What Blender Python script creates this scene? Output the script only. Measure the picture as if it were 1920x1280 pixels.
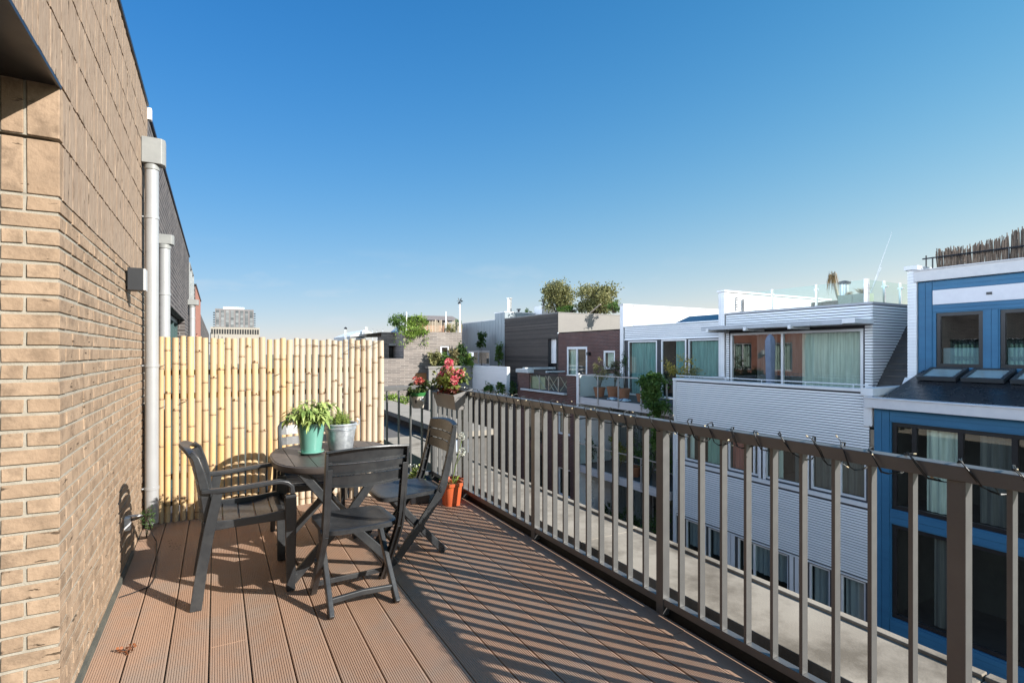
import bpy, math, random
from mathutils import Vector, Matrix
R = math.radians
random.seed(7)
for o in list(bpy.data.objects): bpy.data.objects.remove(o)
SC = bpy.context.scene
COL = SC.collection
# ------------------------------------------------------------------ camera, sky, sun, exposure
CAMH = 1.45
YAW = math.atan2(554, 986)
cam_d = bpy.data.cameras.new('camera')
cam_d.sensor_width = 36; cam_d.lens = 986 / 1920 * 36; cam_d.shift_y = 20 / 1920
cam_d.clip_start = .05; cam_d.clip_end = 3000
cam = bpy.data.objects.new('camera', cam_d); COL.objects.link(cam)
cam.location = (0, 0, CAMH); cam.rotation_euler = (R(90), 0, -YAW)
SC.camera = cam
SUN = Vector((1.085, -1.50, 1.0)).normalized()
w = bpy.data.worlds.new('World'); SC.world = w; w.use_nodes = True
SKY_GAIN = 5.36; WEST_FILL = 46
nt = w.node_tree; nt.nodes.clear()
sky = nt.nodes.new('ShaderNodeTexSky'); sky.sky_type = 'NISHITA'; sky.sun_disc = False
sky.sun_elevation = math.asin(SUN.z); sky.sun_rotation = math.atan2(SUN.x, SUN.y)
sky.air_density = 1.0; sky.dust_density = .2; sky.ozone_density = 1.5; sky.altitude = 0
bg = nt.nodes.new('ShaderNodeBackground'); bg.inputs['Strength'].default_value = SKY_STR = .10
wo = nt.nodes.new('ShaderNodeOutputWorld')
tc = nt.nodes.new('ShaderNodeTexCoord')
sep = nt.nodes.new('ShaderNodeSeparateXYZ'); nt.links.new(tc.outputs['Generated'], sep.inputs[0])
mp = nt.nodes.new('ShaderNodeMapping'); mp.inputs['Scale'].default_value = (5, 5, 15)
nt.links.new(tc.outputs['Generated'], mp.inputs[0])
nz = nt.nodes.new('ShaderNodeTexNoise'); nz.inputs['Scale'].default_value = 1.6; nz.inputs['Detail'].default_value = 6
nt.links.new(mp.outputs[0], nz.inputs['Vector'])
cr = nt.nodes.new('ShaderNodeValToRGB'); cr.color_ramp.elements[0].position = .55; cr.color_ramp.elements[1].position = .72
nt.links.new(nz.outputs['Fac'], cr.inputs[0])
el = nt.nodes.new('ShaderNodeValToRGB')
el.color_ramp.elements[0].position = 0; el.color_ramp.elements[0].color = (.6, .6, .6, 1)
el.color_ramp.elements[1].position = .19; el.color_ramp.elements[1].color = (0, 0, 0, 1)
e2 = el.color_ramp.elements.new(.10); e2.color = (.55, .55, .55, 1)
nt.links.new(sep.outputs['Z'], el.inputs[0])
mu = nt.nodes.new('ShaderNodeMath'); mu.operation = 'MULTIPLY'
nt.links.new(cr.outputs[0], mu.inputs[0]); nt.links.new(el.outputs[0], mu.inputs[1])
mu2 = nt.nodes.new('ShaderNodeMath'); mu2.operation = 'MULTIPLY'; mu2.inputs[1].default_value = .8
nt.links.new(mu.outputs[0], mu2.inputs[0])
def wm(op, a, b=None):
    k = nt.nodes.new('ShaderNodeMath'); k.operation = op
    for q, x in enumerate((a, b)):
        if x is None: continue
        if isinstance(x, (int, float)): k.inputs[q].default_value = x
        else: nt.links.new(x, k.inputs[q])
    return k.outputs[0]
# the physical sky, colour graded by height and by the angle to the sun's side so that it has the photograph's clear-day blue
srgb = nt.nodes.new('ShaderNodeSeparateColor'); nt.links.new(sky.outputs[0], srgb.inputs[0])
zz_ = wm('MINIMUM', wm('MAXIMUM', sep.outputs['Z'], 0.0), .62); hl = math.hypot(SUN.x, SUN.y)
sd = wm('ADD', wm('MULTIPLY', sep.outputs['X'], SUN.x / hl), wm('MULTIPLY', sep.outputs['Y'], SUN.y / hl)); chn = []
for q, (a0, a1, a2, a3) in enumerate(((-.36, .70, -5.887, 2.097), (-.687, .334, -1.546, -.028), (-.841, .029, .592, -1.259))):
    e_ = wm('ADD', wm('ADD', wm('MULTIPLY', sd, a1), a0), wm('MULTIPLY', zz_, wm('ADD', wm('MULTIPLY', zz_, a3), a2)))
    chn.append(wm('MINIMUM', wm('MULTIPLY', wm('MULTIPLY', wm('EXPONENT', e_), wm('POWER', srgb.outputs[q], .3)), SKY_GAIN * (1.12, 1.09, 1.05)[q]), 7.0))
cmb = nt.nodes.new('ShaderNodeCombineColor')
for q in range(3): nt.links.new(chn[q], cmb.inputs[q])
mx = nt.nodes.new('ShaderNodeMix'); mx.data_type = 'RGBA'
mx.inputs[7].default_value = (3.5, 4.05, 4.55, 1)
vd = nt.nodes.new('ShaderNodeVectorMath'); vd.operation = 'DOT_PRODUCT'; nt.links.new(tc.outputs['Generated'], vd.inputs[0]); vd.inputs[1].default_value = SUN
au = wm('MULTIPLY', wm('EXPONENT', wm('MULTIPLY', wm('SUBTRACT', vd.outputs['Value'], 1.0), 30)), 12.0)   # bright haze round the sun, behind the camera
ac = nt.nodes.new('ShaderNodeMix'); ac.data_type = 'RGBA'; ac.blend_type = 'ADD'; ac.inputs[0].default_value = 1
aw = nt.nodes.new('ShaderNodeCombineColor')
for q, k_ in enumerate((1.0, .97, .92)): nt.links.new(wm('MULTIPLY', au, k_), aw.inputs[q])
nt.links.new(cmb.outputs[0], ac.inputs[6]); nt.links.new(aw.outputs[0], ac.inputs[7]); cmb = ac
wg = wm('MULTIPLY', wm('MULTIPLY', wm('MAXIMUM', wm('SUBTRACT', wm('MULTIPLY', sep.outputs['X'], -1.0), .22), 0.0), WEST_FILL), wm('MAXIMUM', wm('SUBTRACT', 1.0, wm('MULTIPLY', zz_, 1.75)), 0.0))   # glow added to the unseen western sky to brighten the shaded facades opposite
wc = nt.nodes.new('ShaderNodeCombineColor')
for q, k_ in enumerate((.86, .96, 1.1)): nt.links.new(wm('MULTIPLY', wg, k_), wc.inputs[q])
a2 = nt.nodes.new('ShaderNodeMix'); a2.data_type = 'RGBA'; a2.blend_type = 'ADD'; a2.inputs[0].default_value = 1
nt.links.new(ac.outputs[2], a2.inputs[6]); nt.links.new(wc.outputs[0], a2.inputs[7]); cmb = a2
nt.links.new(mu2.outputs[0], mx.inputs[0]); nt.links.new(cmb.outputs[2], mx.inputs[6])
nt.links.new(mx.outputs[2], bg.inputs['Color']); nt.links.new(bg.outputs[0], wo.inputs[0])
sl = bpy.data.lights.new('sun', 'SUN'); sl.energy = 5.0; sl.angle = R(.42); sl.color = (1, .955, .89)
so = bpy.data.objects.new('sun', sl); COL.objects.link(so)
so.rotation_euler = SUN.to_track_quat('Z', 'Y').to_euler(); so.location = (6, -8, 9)
SC.view_settings.view_transform = 'Standard'; SC.view_settings.look = 'None'
SC.view_settings.gamma = 1; SC.view_settings.use_curve_mapping = False
SC.view_settings.exposure = .90
SC.cycles.max_bounces = 8; SC.cycles.transparent_max_bounces = 16; SC.cycles.diffuse_bounces = 3
SC.cycles.use_denoising = True
SC.cycles.caustics_reflective = False; SC.cycles.caustics_refractive = False
# ------------------------------------------------------------------ measuring helpers (photo angles to real places)
FX, FY = math.sin(YAW), math.cos(YAW)
def ray(u, v=660):
    a = (u - 960) / 986
    return Vector((FX + a * FY, FY - a * FX, (660 - v) / 986))
def Yx(u, X): d = ray(u); return X * d.y / d.x
def Xy(u, Y): d = ray(u); return Y * d.x / d.y
def Zx(u, v, X): d = ray(u, v); return CAMH + X * d.z / d.x
def Zy(u, v, Y): d = ray(u, v); return CAMH + Y * d.z / d.y
# ------------------------------------------------------------------ mesh builder
def basis(d):
    d = d.normalized()
    a = Vector((0, 0, 1)) if abs(d.z) < .9 else Vector((1, 0, 0))
    x = d.cross(a).normalized(); return x, x.cross(d).normalized()
class MB:
    def __init__(s): s.v = []; s.f = []; s.t = []
    def face(s, pts, t=.5):
        n = len(s.v); s.v += [tuple(p) for p in pts]; s.f.append(tuple(range(n, n + len(pts)))); s.t.append(t)
    def raw(s, vs, fs, t=.5):
        n = len(s.v); s.v += [tuple(p) for p in vs]
        for f in fs: s.f.append(tuple(n + i for i in f)); s.t.append(t)
    def box(s, x0, x1, y0, y1, z0, z1, t=.5):
        if x0 > x1: x0, x1 = x1, x0
        if y0 > y1: y0, y1 = y1, y0
        if z0 > z1: z0, z1 = z1, z0
        vs = [(x, y, z) for z in (z0, z1) for y in (y0, y1) for x in (x0, x1)]
        s.raw(vs, [(0, 2, 3, 1), (4, 5, 7, 6), (0, 1, 5, 4), (2, 6, 7, 3), (0, 4, 6, 2), (1, 3, 7, 5)], t)
    def bar(s, a, b, w, h, up=(0, 0, 1), t=.5, w2=None, h2=None):
        """box from a to b, w wide (sideways), h high (along up)"""
        a = Vector(a); b = Vector(b); d = (b - a).normalized(); up = Vector(up)
        x = d.cross(up).normalized(); u = x.cross(d).normalized()
        w2 = w2 or w; h2 = h2 or h
        vs = []
        for p, ww, hh in ((a, w, h), (b, w2, h2)):
            for i, j in ((-1, -1), (1, -1), (1, 1), (-1, 1)): vs.append(p + x * i * ww / 2 + u * j * hh / 2)
        s.raw(vs, [(3, 2, 1, 0), (4, 5, 6, 7), (0, 1, 5, 4), (1, 2, 6, 5), (2, 3, 7, 6), (3, 0, 4, 7)], t)
    def tube(s, pts, r, n=8, t=.5, caps=True):
        pts = [Vector(p) for p in pts]; m = len(pts)
        rr = r if isinstance(r, (list, tuple)) else [r] * m
        d0 = (pts[1] - pts[0]); x, y = basis(d0); vs = []
        for i, p in enumerate(pts):
            d = (pts[min(i + 1, m - 1)] - pts[max(i - 1, 0)])
            if d.length < 1e-9: d = d0
            d.normalize(); x = (x - d * x.dot(d))
            if x.length < 1e-6: x = basis(d)[0]
            x.normalize(); y = d.cross(x)
            for k in range(n):
                a = 2 * math.pi * k / n; vs.append(p + (x * math.cos(a) + y * math.sin(a)) * rr[i])
        fs = [(i * n + k, i * n + (k + 1) % n, (i + 1) * n + (k + 1) % n, (i + 1) * n + k) for i in range(m - 1) for k in range(n)]
        if caps: fs += [tuple(range(n - 1, -1, -1)), tuple((m - 1) * n + k for k in range(n))]
        s.raw(vs, fs, t)
    def strap(s, pts, w, h, side, t=.5):
        """rectangular band swept along pts; side = width direction; w,h number or list"""
        pts = [Vector(p) for p in pts]; side = Vector(side).normalized(); m = len(pts); vs = []
        W = w if isinstance(w, (list, tuple)) else [w] * m; Hh = h if isinstance(h, (list, tuple)) else [h] * m
        for i, p in enumerate(pts):
            d = (pts[min(i + 1, m - 1)] - pts[max(i - 1, 0)]).normalized(); u = side.cross(d).normalized()
            for a, b in ((-1, -1), (1, -1), (1, 1), (-1, 1)): vs.append(p + side * a * W[i] / 2 + u * b * Hh[i] / 2)
        fs = [(i * 4 + k, i * 4 + (k + 1) % 4, i * 4 + 4 + (k + 1) % 4, i * 4 + 4 + k) for i in range(m - 1) for k in range(4)]
        fs += [(3, 2, 1, 0), tuple((m - 1) * 4 + k for k in range(4))]
        s.raw(vs, fs, t)
    def lathe(s, prof, c=(0, 0, 0), n=24, t=.5, sx=1, sy=1):
        c = Vector(c); vs = []
        for r, z in prof:
            for k in range(n):
                a = 2 * math.pi * k / n; vs.append(c + Vector((r * math.cos(a) * sx, r * math.sin(a) * sy, z)))
        m = len(prof)
        fs = [(i * n + k, i * n + (k + 1) % n, (i + 1) * n + (k + 1) % n, (i + 1) * n + k) for i in range(m - 1) for k in range(n)]
        fs.append(tuple(range(n - 1, -1, -1)))
        fs.append(tuple((m - 1) * n + k for k in range(n)))
        s.raw(vs, fs, t)
    def prism(s, poly, z0, z1, t=.5):
        n = len(poly); vs = [(x, y, z0) for x, y in poly] + [(x, y, z1) for x, y in poly]
        s.raw(vs, [tuple(range(n - 1, -1, -1)), tuple(range(n, 2 * n))] + [(k, (k + 1) % n, n + (k + 1) % n, n + k) for k in range(n)], t)
    def leaf(s, p, d, L, W, droop=.3, t=.5, up=None):
        p = Vector(p); d = Vector(d).normalized()
        x, y = basis(d)
        if up is not None:
            x = d.cross(Vector(up));
            x = x.normalized() if x.length > 1e-4 else basis(d)[0]
        else:
            a = random.uniform(0, 6.283); x = x * math.cos(a) + y * math.sin(a)
        nrm = x.cross(d)
        m = p + d * L * .5 + Vector((0, 0, -droop * L * .25)); e = p + d * L * .95 + Vector((0, 0, -droop * L))
        s.raw([p, m - x * W / 2 + nrm * W * .12, m, m + x * W / 2 + nrm * W * .12, e], [(0, 1, 2), (0, 2, 3), (1, 4, 2), (2, 4, 3)], t)
    def build(s, name, mat, parent=None, smooth=False, bevel=0, auto=None):
        me = bpy.data.meshes.new(name); me.from_pydata(s.v, [], s.f)
        at = me.attributes.new('tone', 'FLOAT', 'FACE'); at.data.foreach_set('value', s.t)
        if smooth: me.polygons.foreach_set('use_smooth', [True] * len(me.polygons))
        me.materials.append(mat); me.update()
        o = bpy.data.objects.new(name, me); COL.objects.link(o)
        if parent: o.parent = parent
        if smooth and auto is None: auto = 35
        if smooth and auto:
            try: me.set_sharp_from_angle(angle=R(auto))
            except Exception: pass
        if bevel:
            b = o.modifiers.new('bevel', 'BEVEL'); b.width = bevel; b.segments = 2; b.limit_method = 'ANGLE'; b.angle_limit = R(40)
            me.polygons.foreach_set('use_smooth', [True] * len(me.polygons))
            try: b.harden_normals = True
            except Exception: pass
        return o
def tag(o, label, cat, group=None, kind=None):
    if label: o['label'] = label
    if cat: o['category'] = cat
    if group: o['group'] = group
    if kind: o['kind'] = kind
    return o
def thing(name, label, cat, loc=(0, 0, 0), rz=0, group=None):
    o = bpy.data.objects.new(name, None); COL.objects.link(o); o.location = loc; o.rotation_euler = (0, 0, rz)
    o.empty_display_size = .1
    return tag(o, label, cat, group)
def struct(name, mb, mat, **k):
    o = mb.build(name, mat, **k); o['kind'] = 'structure'; return o
def copy_tree(o, parent=None):
    c = o.copy(); COL.objects.link(c); c.parent = parent
    for ch in list(o.children): copy_tree(ch, c)
    return c
def local(o, loc, rz=0):
    """turn a thing whose parts are built in world places into one standing at loc (parts keep their places)"""
    o.location = loc
    for ch in o.children: ch.location = Vector(ch.location) - Vector(loc)
    return o
# ------------------------------------------------------------------ materials
def c4(c): return (c[0], c[1], c[2], 1)
def _mat(name):
    m = bpy.data.materials.new(name); m.use_nodes = True; n = m.node_tree; n.nodes.clear()
    out = n.nodes.new('ShaderNodeOutputMaterial'); return m, n, out
def math_n(n, op, a, b=None, c=None, clamp=False):
    k = n.nodes.new('ShaderNodeMath'); k.operation = op; k.use_clamp = clamp
    for i, x in enumerate((a, b, c)):
        if x is None: continue
        if isinstance(x, (int, float)): k.inputs[i].default_value = x
        else: n.links.new(x, k.inputs[i])
    return k.outputs[0]
def mixc(n, fac, a, b, mode='MIX'):
    k = n.nodes.new('ShaderNodeMix'); k.data_type = 'RGBA'; k.blend_type = mode
    for i, x in ((0, fac), (6, a), (7, b)):
        if isinstance(x, (int, float)): k.inputs[i].default_value = x
        elif isinstance(x, tuple): k.inputs[i].default_value = c4(x)
        else: n.links.new(x, k.inputs[i])
    return k.outputs[2]
def noise(n, vec, scale, detail=4, rough=.55, stretch=None):
    if stretch:
        mp = n.nodes.new('ShaderNodeMapping'); mp.inputs['Scale'].default_value = stretch; n.links.new(vec, mp.inputs[0]); vec = mp.outputs[0]
    k = n.nodes.new('ShaderNodeTexNoise'); k.inputs['Scale'].default_value = scale; k.inputs['Detail'].default_value = detail
    k.inputs['Roughness'].default_value = rough; n.links.new(vec, k.inputs['Vector']); return k.outputs['Fac']
def ramp(n, x, a, b):
    k = n.nodes.new('ShaderNodeMapRange'); k.clamp = True; n.links.new(x, k.inputs[0]); k.inputs[1].default_value = a; k.inputs[2].default_value = b
    return k.outputs[0]
def M(name, c1, c2=None, rough=.6, metal=0, ns=6, nst=None, tone=0, rand=0, noisew=1, bump=0, bs=60, bst=None, spec=.5, grime=None, gs=1.5, coat=0, nlo=.35, nhi=.65, pits=None):
    m, n, out = _mat(name)
    p = n.nodes.new('ShaderNodeBsdfPrincipled'); n.links.new(p.outputs[0], out.inputs[0])
    tc = n.nodes.new('ShaderNodeTexCoord'); vec = tc.outputs['Object']
    p.inputs['Roughness'].default_value = rough; p.inputs['Metallic'].default_value = metal
    p.inputs['Specular IOR Level'].default_value = spec
    if coat: p.inputs['Coat Weight'].default_value = coat
    if c2 is None: c2 = tuple(min(1, x * .86) for x in c1)
    f = math_n(n, 'MULTIPLY', ramp(n, noise(n, vec, ns, 5, .6, nst), nlo, nhi), noisew)
    if tone:
        a = n.nodes.new('ShaderNodeAttribute'); a.attribute_name = 'tone'
        f = math_n(n, 'ADD', math_n(n, 'MULTIPLY', f, 1 - tone), math_n(n, 'MULTIPLY', a.outputs['Fac'], tone))
    if rand:
        a = n.nodes.new('ShaderNodeObjectInfo')
        f = math_n(n, 'ADD', math_n(n, 'MULTIPLY', f, 1 - rand), math_n(n, 'MULTIPLY', a.outputs['Random'], rand))
    col = mixc(n, f, c1, c2)
    if grime:
        g = ramp(n, noise(n, vec, gs or 70, 6 if gs else 2, .65), .46 if gs else .64, .64 if gs else .72)
        if not gs: g = math_n(n, 'MULTIPLY', g, .75)
        col = mixc(n, g, col, grime)
    hgt = None
    if pits:
        hgt = ramp(n, noise(n, vec, pits[1], 4, .55, pits[0]), pits[2], pits[2] + .05); col = mixc(n, math_n(n, 'MULTIPLY', hgt, .85), col, pits[3])
    n.links.new(col, p.inputs['Base Color'])
    rr = math_n(n, 'MULTIPLY_ADD', noise(n, vec, ns * 2.3, 3), .22, max(.02, rough - .11), clamp=True)
    n.links.new(rr, p.inputs['Roughness'])
    if bump:
        b = n.nodes.new('ShaderNodeBump'); b.inputs['Strength'].default_value = 1; b.inputs['Distance'].default_value = bump
        hh = noise(n, vec, bs, 5, .6, bst)
        if hgt is not None: hh = math_n(n, 'SUBTRACT', hh, hgt)
        n.links.new(hh, b.inputs['Height']); n.links.new(b.outputs[0], p.inputs['Normal'])
    return m
def leafmat(name, c1, c2, rough=.5, trans=.3):
    m, n, out = _mat(name)
    p = n.nodes.new('ShaderNodeBsdfPrincipled'); p.inputs['Roughness'].default_value = rough; p.inputs['Specular IOR Level'].default_value = .35
    a = n.nodes.new('ShaderNodeAttribute'); a.attribute_name = 'tone'
    col = mixc(n, a.outputs['Fac'], c1, c2); n.links.new(col, p.inputs['Base Color'])
    t = n.nodes.new('ShaderNodeBsdfTranslucent'); n.links.new(col, t.inputs[0])
    s = n.nodes.new('ShaderNodeMixShader'); s.inputs[0].default_value = trans
    n.links.new(p.outputs[0], s.inputs[1]); n.links.new(t.outputs[0], s.inputs[2]); n.links.new(s.outputs[0], out.inputs[0]); return m
def wallvec(n):
    """(along, up) coordinates for any upright face"""
    tc = n.nodes.new('ShaderNodeTexCoord'); sp = n.nodes.new('ShaderNodeSeparateXYZ'); n.links.new(tc.outputs['Object'], sp.inputs[0])
    g = n.nodes.new('ShaderNodeSeparateXYZ'); n.links.new(tc.outputs['Normal'], g.inputs[0])
    k = math_n(n, 'GREATER_THAN', math_n(n, 'ABSOLUTE', g.outputs[0]), .7)
    mx = n.nodes.new('ShaderNodeMix'); n.links.new(k, mx.inputs[0]); n.links.new(sp.outputs[0], mx.inputs[2]); n.links.new(sp.outputs[1], mx.inputs[3])
    cb = n.nodes.new('ShaderNodeCombineXYZ'); n.links.new(mx.outputs[0], cb.inputs[0]); n.links.new(sp.outputs[2], cb.inputs[1])
    return cb.outputs[0], tc.outputs['Object']
def brickmat(name, c1, c2, mortar, bw=.22, rh=.065, ms=.006, var=.5, rough=.85, bump=.004):
    m, n, out = _mat(name); p = n.nodes.new('ShaderNodeBsdfPrincipled'); n.links.new(p.outputs[0], out.inputs[0])
    v, ov = wallvec(n)
    b = n.nodes.new('ShaderNodeTexBrick'); n.links.new(v, b.inputs['Vector'])
    b.inputs['Scale'].default_value = 1; b.inputs['Brick Width'].default_value = bw; b.inputs['Row Height'].default_value = rh
    b.inputs['Mortar Size'].default_value = ms; b.inputs['Color1'].default_value = c4(c1); b.inputs['Color2'].default_value = c4(c2)
    b.inputs['Mortar'].default_value = c4(mortar); b.inputs['Bias'].default_value = 0; b.inputs['Mortar Smooth'].default_value = .2
    f = ramp(n, noise(n, ov, 1.2, 6, .7), .3, .7)
    col = mixc(n, math_n(n, 'MULTIPLY', f, var), b.outputs['Color'], tuple(x * .6 for x in c1))
    n.links.new(col, p.inputs['Base Color']); p.inputs['Roughness'].default_value = rough
    bm = n.nodes.new('ShaderNodeBump'); bm.inputs['Distance'].default_value = bump
    h = math_n(n, 'SUBTRACT', math_n(n, 'MULTIPLY', noise(n, ov, 60, 4), .5), b.outputs['Fac'])
    n.links.new(h, bm.inputs['Height']); n.links.new(bm.outputs[0], p.inputs['Normal'])
    return m
def glassmat(name, tint=(.8, .9, .88), refl=.12, rough=0.0, k=1.0):
    m, n, out = _mat(name)
    t = n.nodes.new('ShaderNodeBsdfTransparent'); t.inputs[0].default_value = c4(tint)
    g = n.nodes.new('ShaderNodeBsdfGlossy'); g.inputs['Roughness'].default_value = rough; g.inputs[0].default_value = (.95, .98, 1, 1)
    fr = n.nodes.new('ShaderNodeLayerWeight'); fr.inputs[0].default_value = .5
    f = math_n(n, 'ADD', math_n(n, 'MULTIPLY', math_n(n, 'POWER', fr.outputs['Facing'], 4.0), k), refl, clamp=True)
    s = n.nodes.new('ShaderNodeMixShader'); n.links.new(f, s.inputs[0]); n.links.new(t.outputs[0], s.inputs[1]); n.links.new(g.outputs[0], s.inputs[2])
    n.links.new(s.outputs[0], out.inputs[0]); return m
tanbrick = M('tan brick', (.385, .275, .188), (.28, .195, .13), rough=.85, ns=9, tone=.6, bump=.004, bs=38, spec=.25, grime=(.22, .155, .105), gs=11, pits=((1, 1, 4.5), 9, .66, (.06, .04, .025)))
tansoldier = M('tan soldier brick', (.37, .285, .215), (.235, .165, .115), rough=.9, ns=9, nst=(9, 9, .9), tone=.16, bump=.006, bs=13, bst=(9, 9, 1.3), spec=.2, nlo=.3, nhi=.72, pits=((7, 7, 1.1), 9, .635, (.10, .07, .045)))
mortar = M('mortar', (.36, .33, .275), (.30, .27, .22), rough=.95, ns=20, bump=.002, bs=150, spec=.2)
deckmat = M('deck composite', (.385, .245, .166), (.305, .19, .127), rough=.62, ns=2.2, nst=(3, .35, 1), tone=.45, bump=.0008, bs=90, bst=(1, .15, 1), spec=.35, grime=(.31, .225, .17), gs=2.4, pits=((1, 1, 1), 60, .735, (.60, .50, .42)))
railmat = M('rail paint', (.092, .091, .089), (.076, .075, .074), rough=.43, ns=9, spec=.95, pits=((1, 1, .6), 55, .76, (.5, .5, .48)))
railpale = M('rail flat bar', (.36, .345, .33), (.31, .30, .29), rough=.38, ns=9, spec=.5)
chairmat = M('dark resin', (.024, .026, .029), (.018, .0195, .022), rough=.36, ns=30, bump=.0004, bs=160, spec=.5, grime=(.040, .041, .042), gs=5)
tablemat = M('grey brown resin', (.085, .072, .065), (.065, .056, .052), rough=.42, ns=8, nst=(1, .2, 1), bump=.0004, bs=200, spec=.5)
membrane = M('dark backing', (.05,.05,.055), (.07,.07,.075), rough=.9, ns=2)
white = M('white paint', (.78, .78, .78), (.70, .70, .71), rough=.5, ns=2)
whiteclad = M('white cladding', (.86, .86, .86), (.78, .79, .80), rough=.45, ns=1.2, nst=(1, .3, 4))
blueclad = M('blue cladding', (.030, .155, .29), (.020, .115, .225), rough=.55, ns=2, tone=.4, nst=(6, .5, 2))
blackmat = M('black frame', (.014, .014, .016), (.02, .02, .022), rough=.35, ns=4)
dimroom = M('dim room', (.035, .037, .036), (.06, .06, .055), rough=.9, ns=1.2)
bitumen = M('roof bitumen', (.03, .03, .032), (.05, .05, .05), rough=.9, ns=3, bump=.003, bs=40)
concrete = M('ledge concrete', (.36, .315, .255), (.29, .25, .20), rough=.9, ns=1.6, bump=.0015, bs=90, grime=(.155, .13, .10), gs=1.7, spec=.25)
zinc = M('grey pipe', (.40, .405, .41), (.36, .365, .37), rough=.35, ns=3, metal=.25)
alu = M('aluminium', (.55, .56, .57), (.48, .49, .5), rough=.3, metal=.7, ns=4)
darkbrick = brickmat('dark brick', (.035, .028, .028), (.12, .10, .092), (.24, .22, .21), bw=.21, rh=.066, ms=.010)
redbrick = brickmat('red brown brick', (.135, .056, .044), (.075, .038, .034), (.24, .20, .185), bw=.22, rh=.068, ms=.007)
greybrick = brickmat('grey brown brick', (.27, .23, .20), (.12, .105, .095), (.38, .34, .31), bw=.5, rh=.10, ms=.012, var=.6)
orangewall = M('orange wall', (.42, .19, .135), (.37, .16, .11), rough=.8, ns=1.5)
glass = glassmat('window glass', (.80, .90, .88), .13)
glassclear = glassmat('balustrade glass', (.84, .93, .91), .035, k=.6)
glasspale = glassmat('frosted balustrade glass', (.74, .88, .86), .035, .2, k=.5)
timber_dark = M('dark timber', (.105, .085, .072), (.028, .024, .022), rough=.8, ns=2.5, nst=(1, .35, 9), tone=.65, bump=.004, bs=10, bst=(1, .4, 12), nlo=.3, nhi=.7)
greyzinc = M('grey zinc cladding', (.27, .31, .33), (.22, .26, .28), rough=.5, ns=2, nst=(1, 3, .3))
greige = M('greige panel', (.215, .20, .18), (.195, .18, .165), rough=.6, ns=1)
soil = M('soil', (.035, .024, .016), (.05, .035, .022), rough=1, ns=40, bump=.006, bs=60)
g_dark = leafmat('dark leaf', (.018, .045, .012), (.07, .13, .03))
g_mid = leafmat('mid leaf', (.035, .085, .018), (.13, .22, .045))
g_lime = leafmat('lime leaf', (.10, .19, .03), (.28, .38, .07))
g_olive = leafmat('olive leaf', (.10, .11, .035), (.33, .31, .13))
g_sage = leafmat('sage leaf', (.12, .22, .05), (.52, .60, .20), trans=.3)
bark = M('bark', (.09, .065, .045), (.05, .038, .028), rough=.95, ns=8, nst=(4, 4, .6), bump=.006, bs=20)
terracotta = M('terracotta', (.42, .15, .075), (.33, .11, .055), rough=.8, ns=7)
curtain = M('curtain', (.78, .80, .70), (.50, .53, .46), rough=.95, ns=2, nst=(9, 9, .4))
curtain_teal = M('teal curtain', (.30, .50, .47), (.16, .30, .29), rough=.95, ns=2, nst=(9, 9, .4))
curtain_green = M('green curtain', (.32, .52, .42), (.24, .42, .34), rough=.95, ns=2, nst=(9, 9, .4))
curtain_red = M('red curtain', (.50, .16, .12), (.40, .12, .09), rough=.95, ns=2, nst=(9, 9, .4))
curtain_dark = M('dark curtain', (.16, .15, .14), (.10, .095, .09), rough=.95, ns=2, nst=(9, 9, .4))
blind = M('grey blind', (.38, .40, .42), (.34, .36, .38), rough=.8, ns=1)
# ------------------------------------------------------------------ facade helpers: ax 'x' faces -X, 'X' faces +X, 'y' faces -Y
def mapper(ax, pos):
    if ax == 'x': return lambda a, z, d: (pos + d, a, z)
    if ax == 'X': return lambda a, z, d: (pos - d, a, z)
    return lambda a, z, d: (a, pos + d, z)
def bx(mb, mp, a0, a1, z0, z1, d0, d1, t=.5):
    p = mp(a0, z0, d0); q = mp(a1, z1, d1); mb.box(p[0], q[0], p[1], q[1], p[2], q[2], t)
def facade(mb, ax, pos, a0, a1, z0, z1, holes=(), depth=.22):
    mp = mapper(ax, pos)
    hs = [h for h in holes if h[0] < a1 and h[1] > a0 and h[2] < z1 and h[3] > z0]
    A = sorted({a0, a1, *[min(max(h[i], a0), a1) for h in hs for i in (0, 1)]})
    Z = sorted({z0, z1, *[min(max(h[i], z0), z1) for h in hs for i in (2, 3)]})
    for i in range(len(A) - 1):
        for j in range(len(Z) - 1):
            ca, cz = (A[i] + A[i + 1]) / 2, (Z[j] + Z[j + 1]) / 2
            if any(h[0] < ca < h[1] and h[2] < cz < h[3] for h in hs): continue
            mb.face([mp(A[i], Z[j], 0), mp(A[i + 1], Z[j], 0), mp(A[i + 1], Z[j + 1], 0), mp(A[i], Z[j + 1], 0)])
    for h in hs:
        b0, b1, c0, c1 = max(h[0], a0), min(h[1], a1), max(h[2], z0), min(h[3], z1)
        for q in (((b0, c0), (b1, c0)), ((b1, c0), (b1, c1)), ((b1, c1), (b0, c1)), ((b0, c1), (b0, c0))):
            mb.face([mp(*q[0], 0), mp(*q[0], depth), mp(*q[1], depth), mp(*q[1], 0)])
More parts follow.
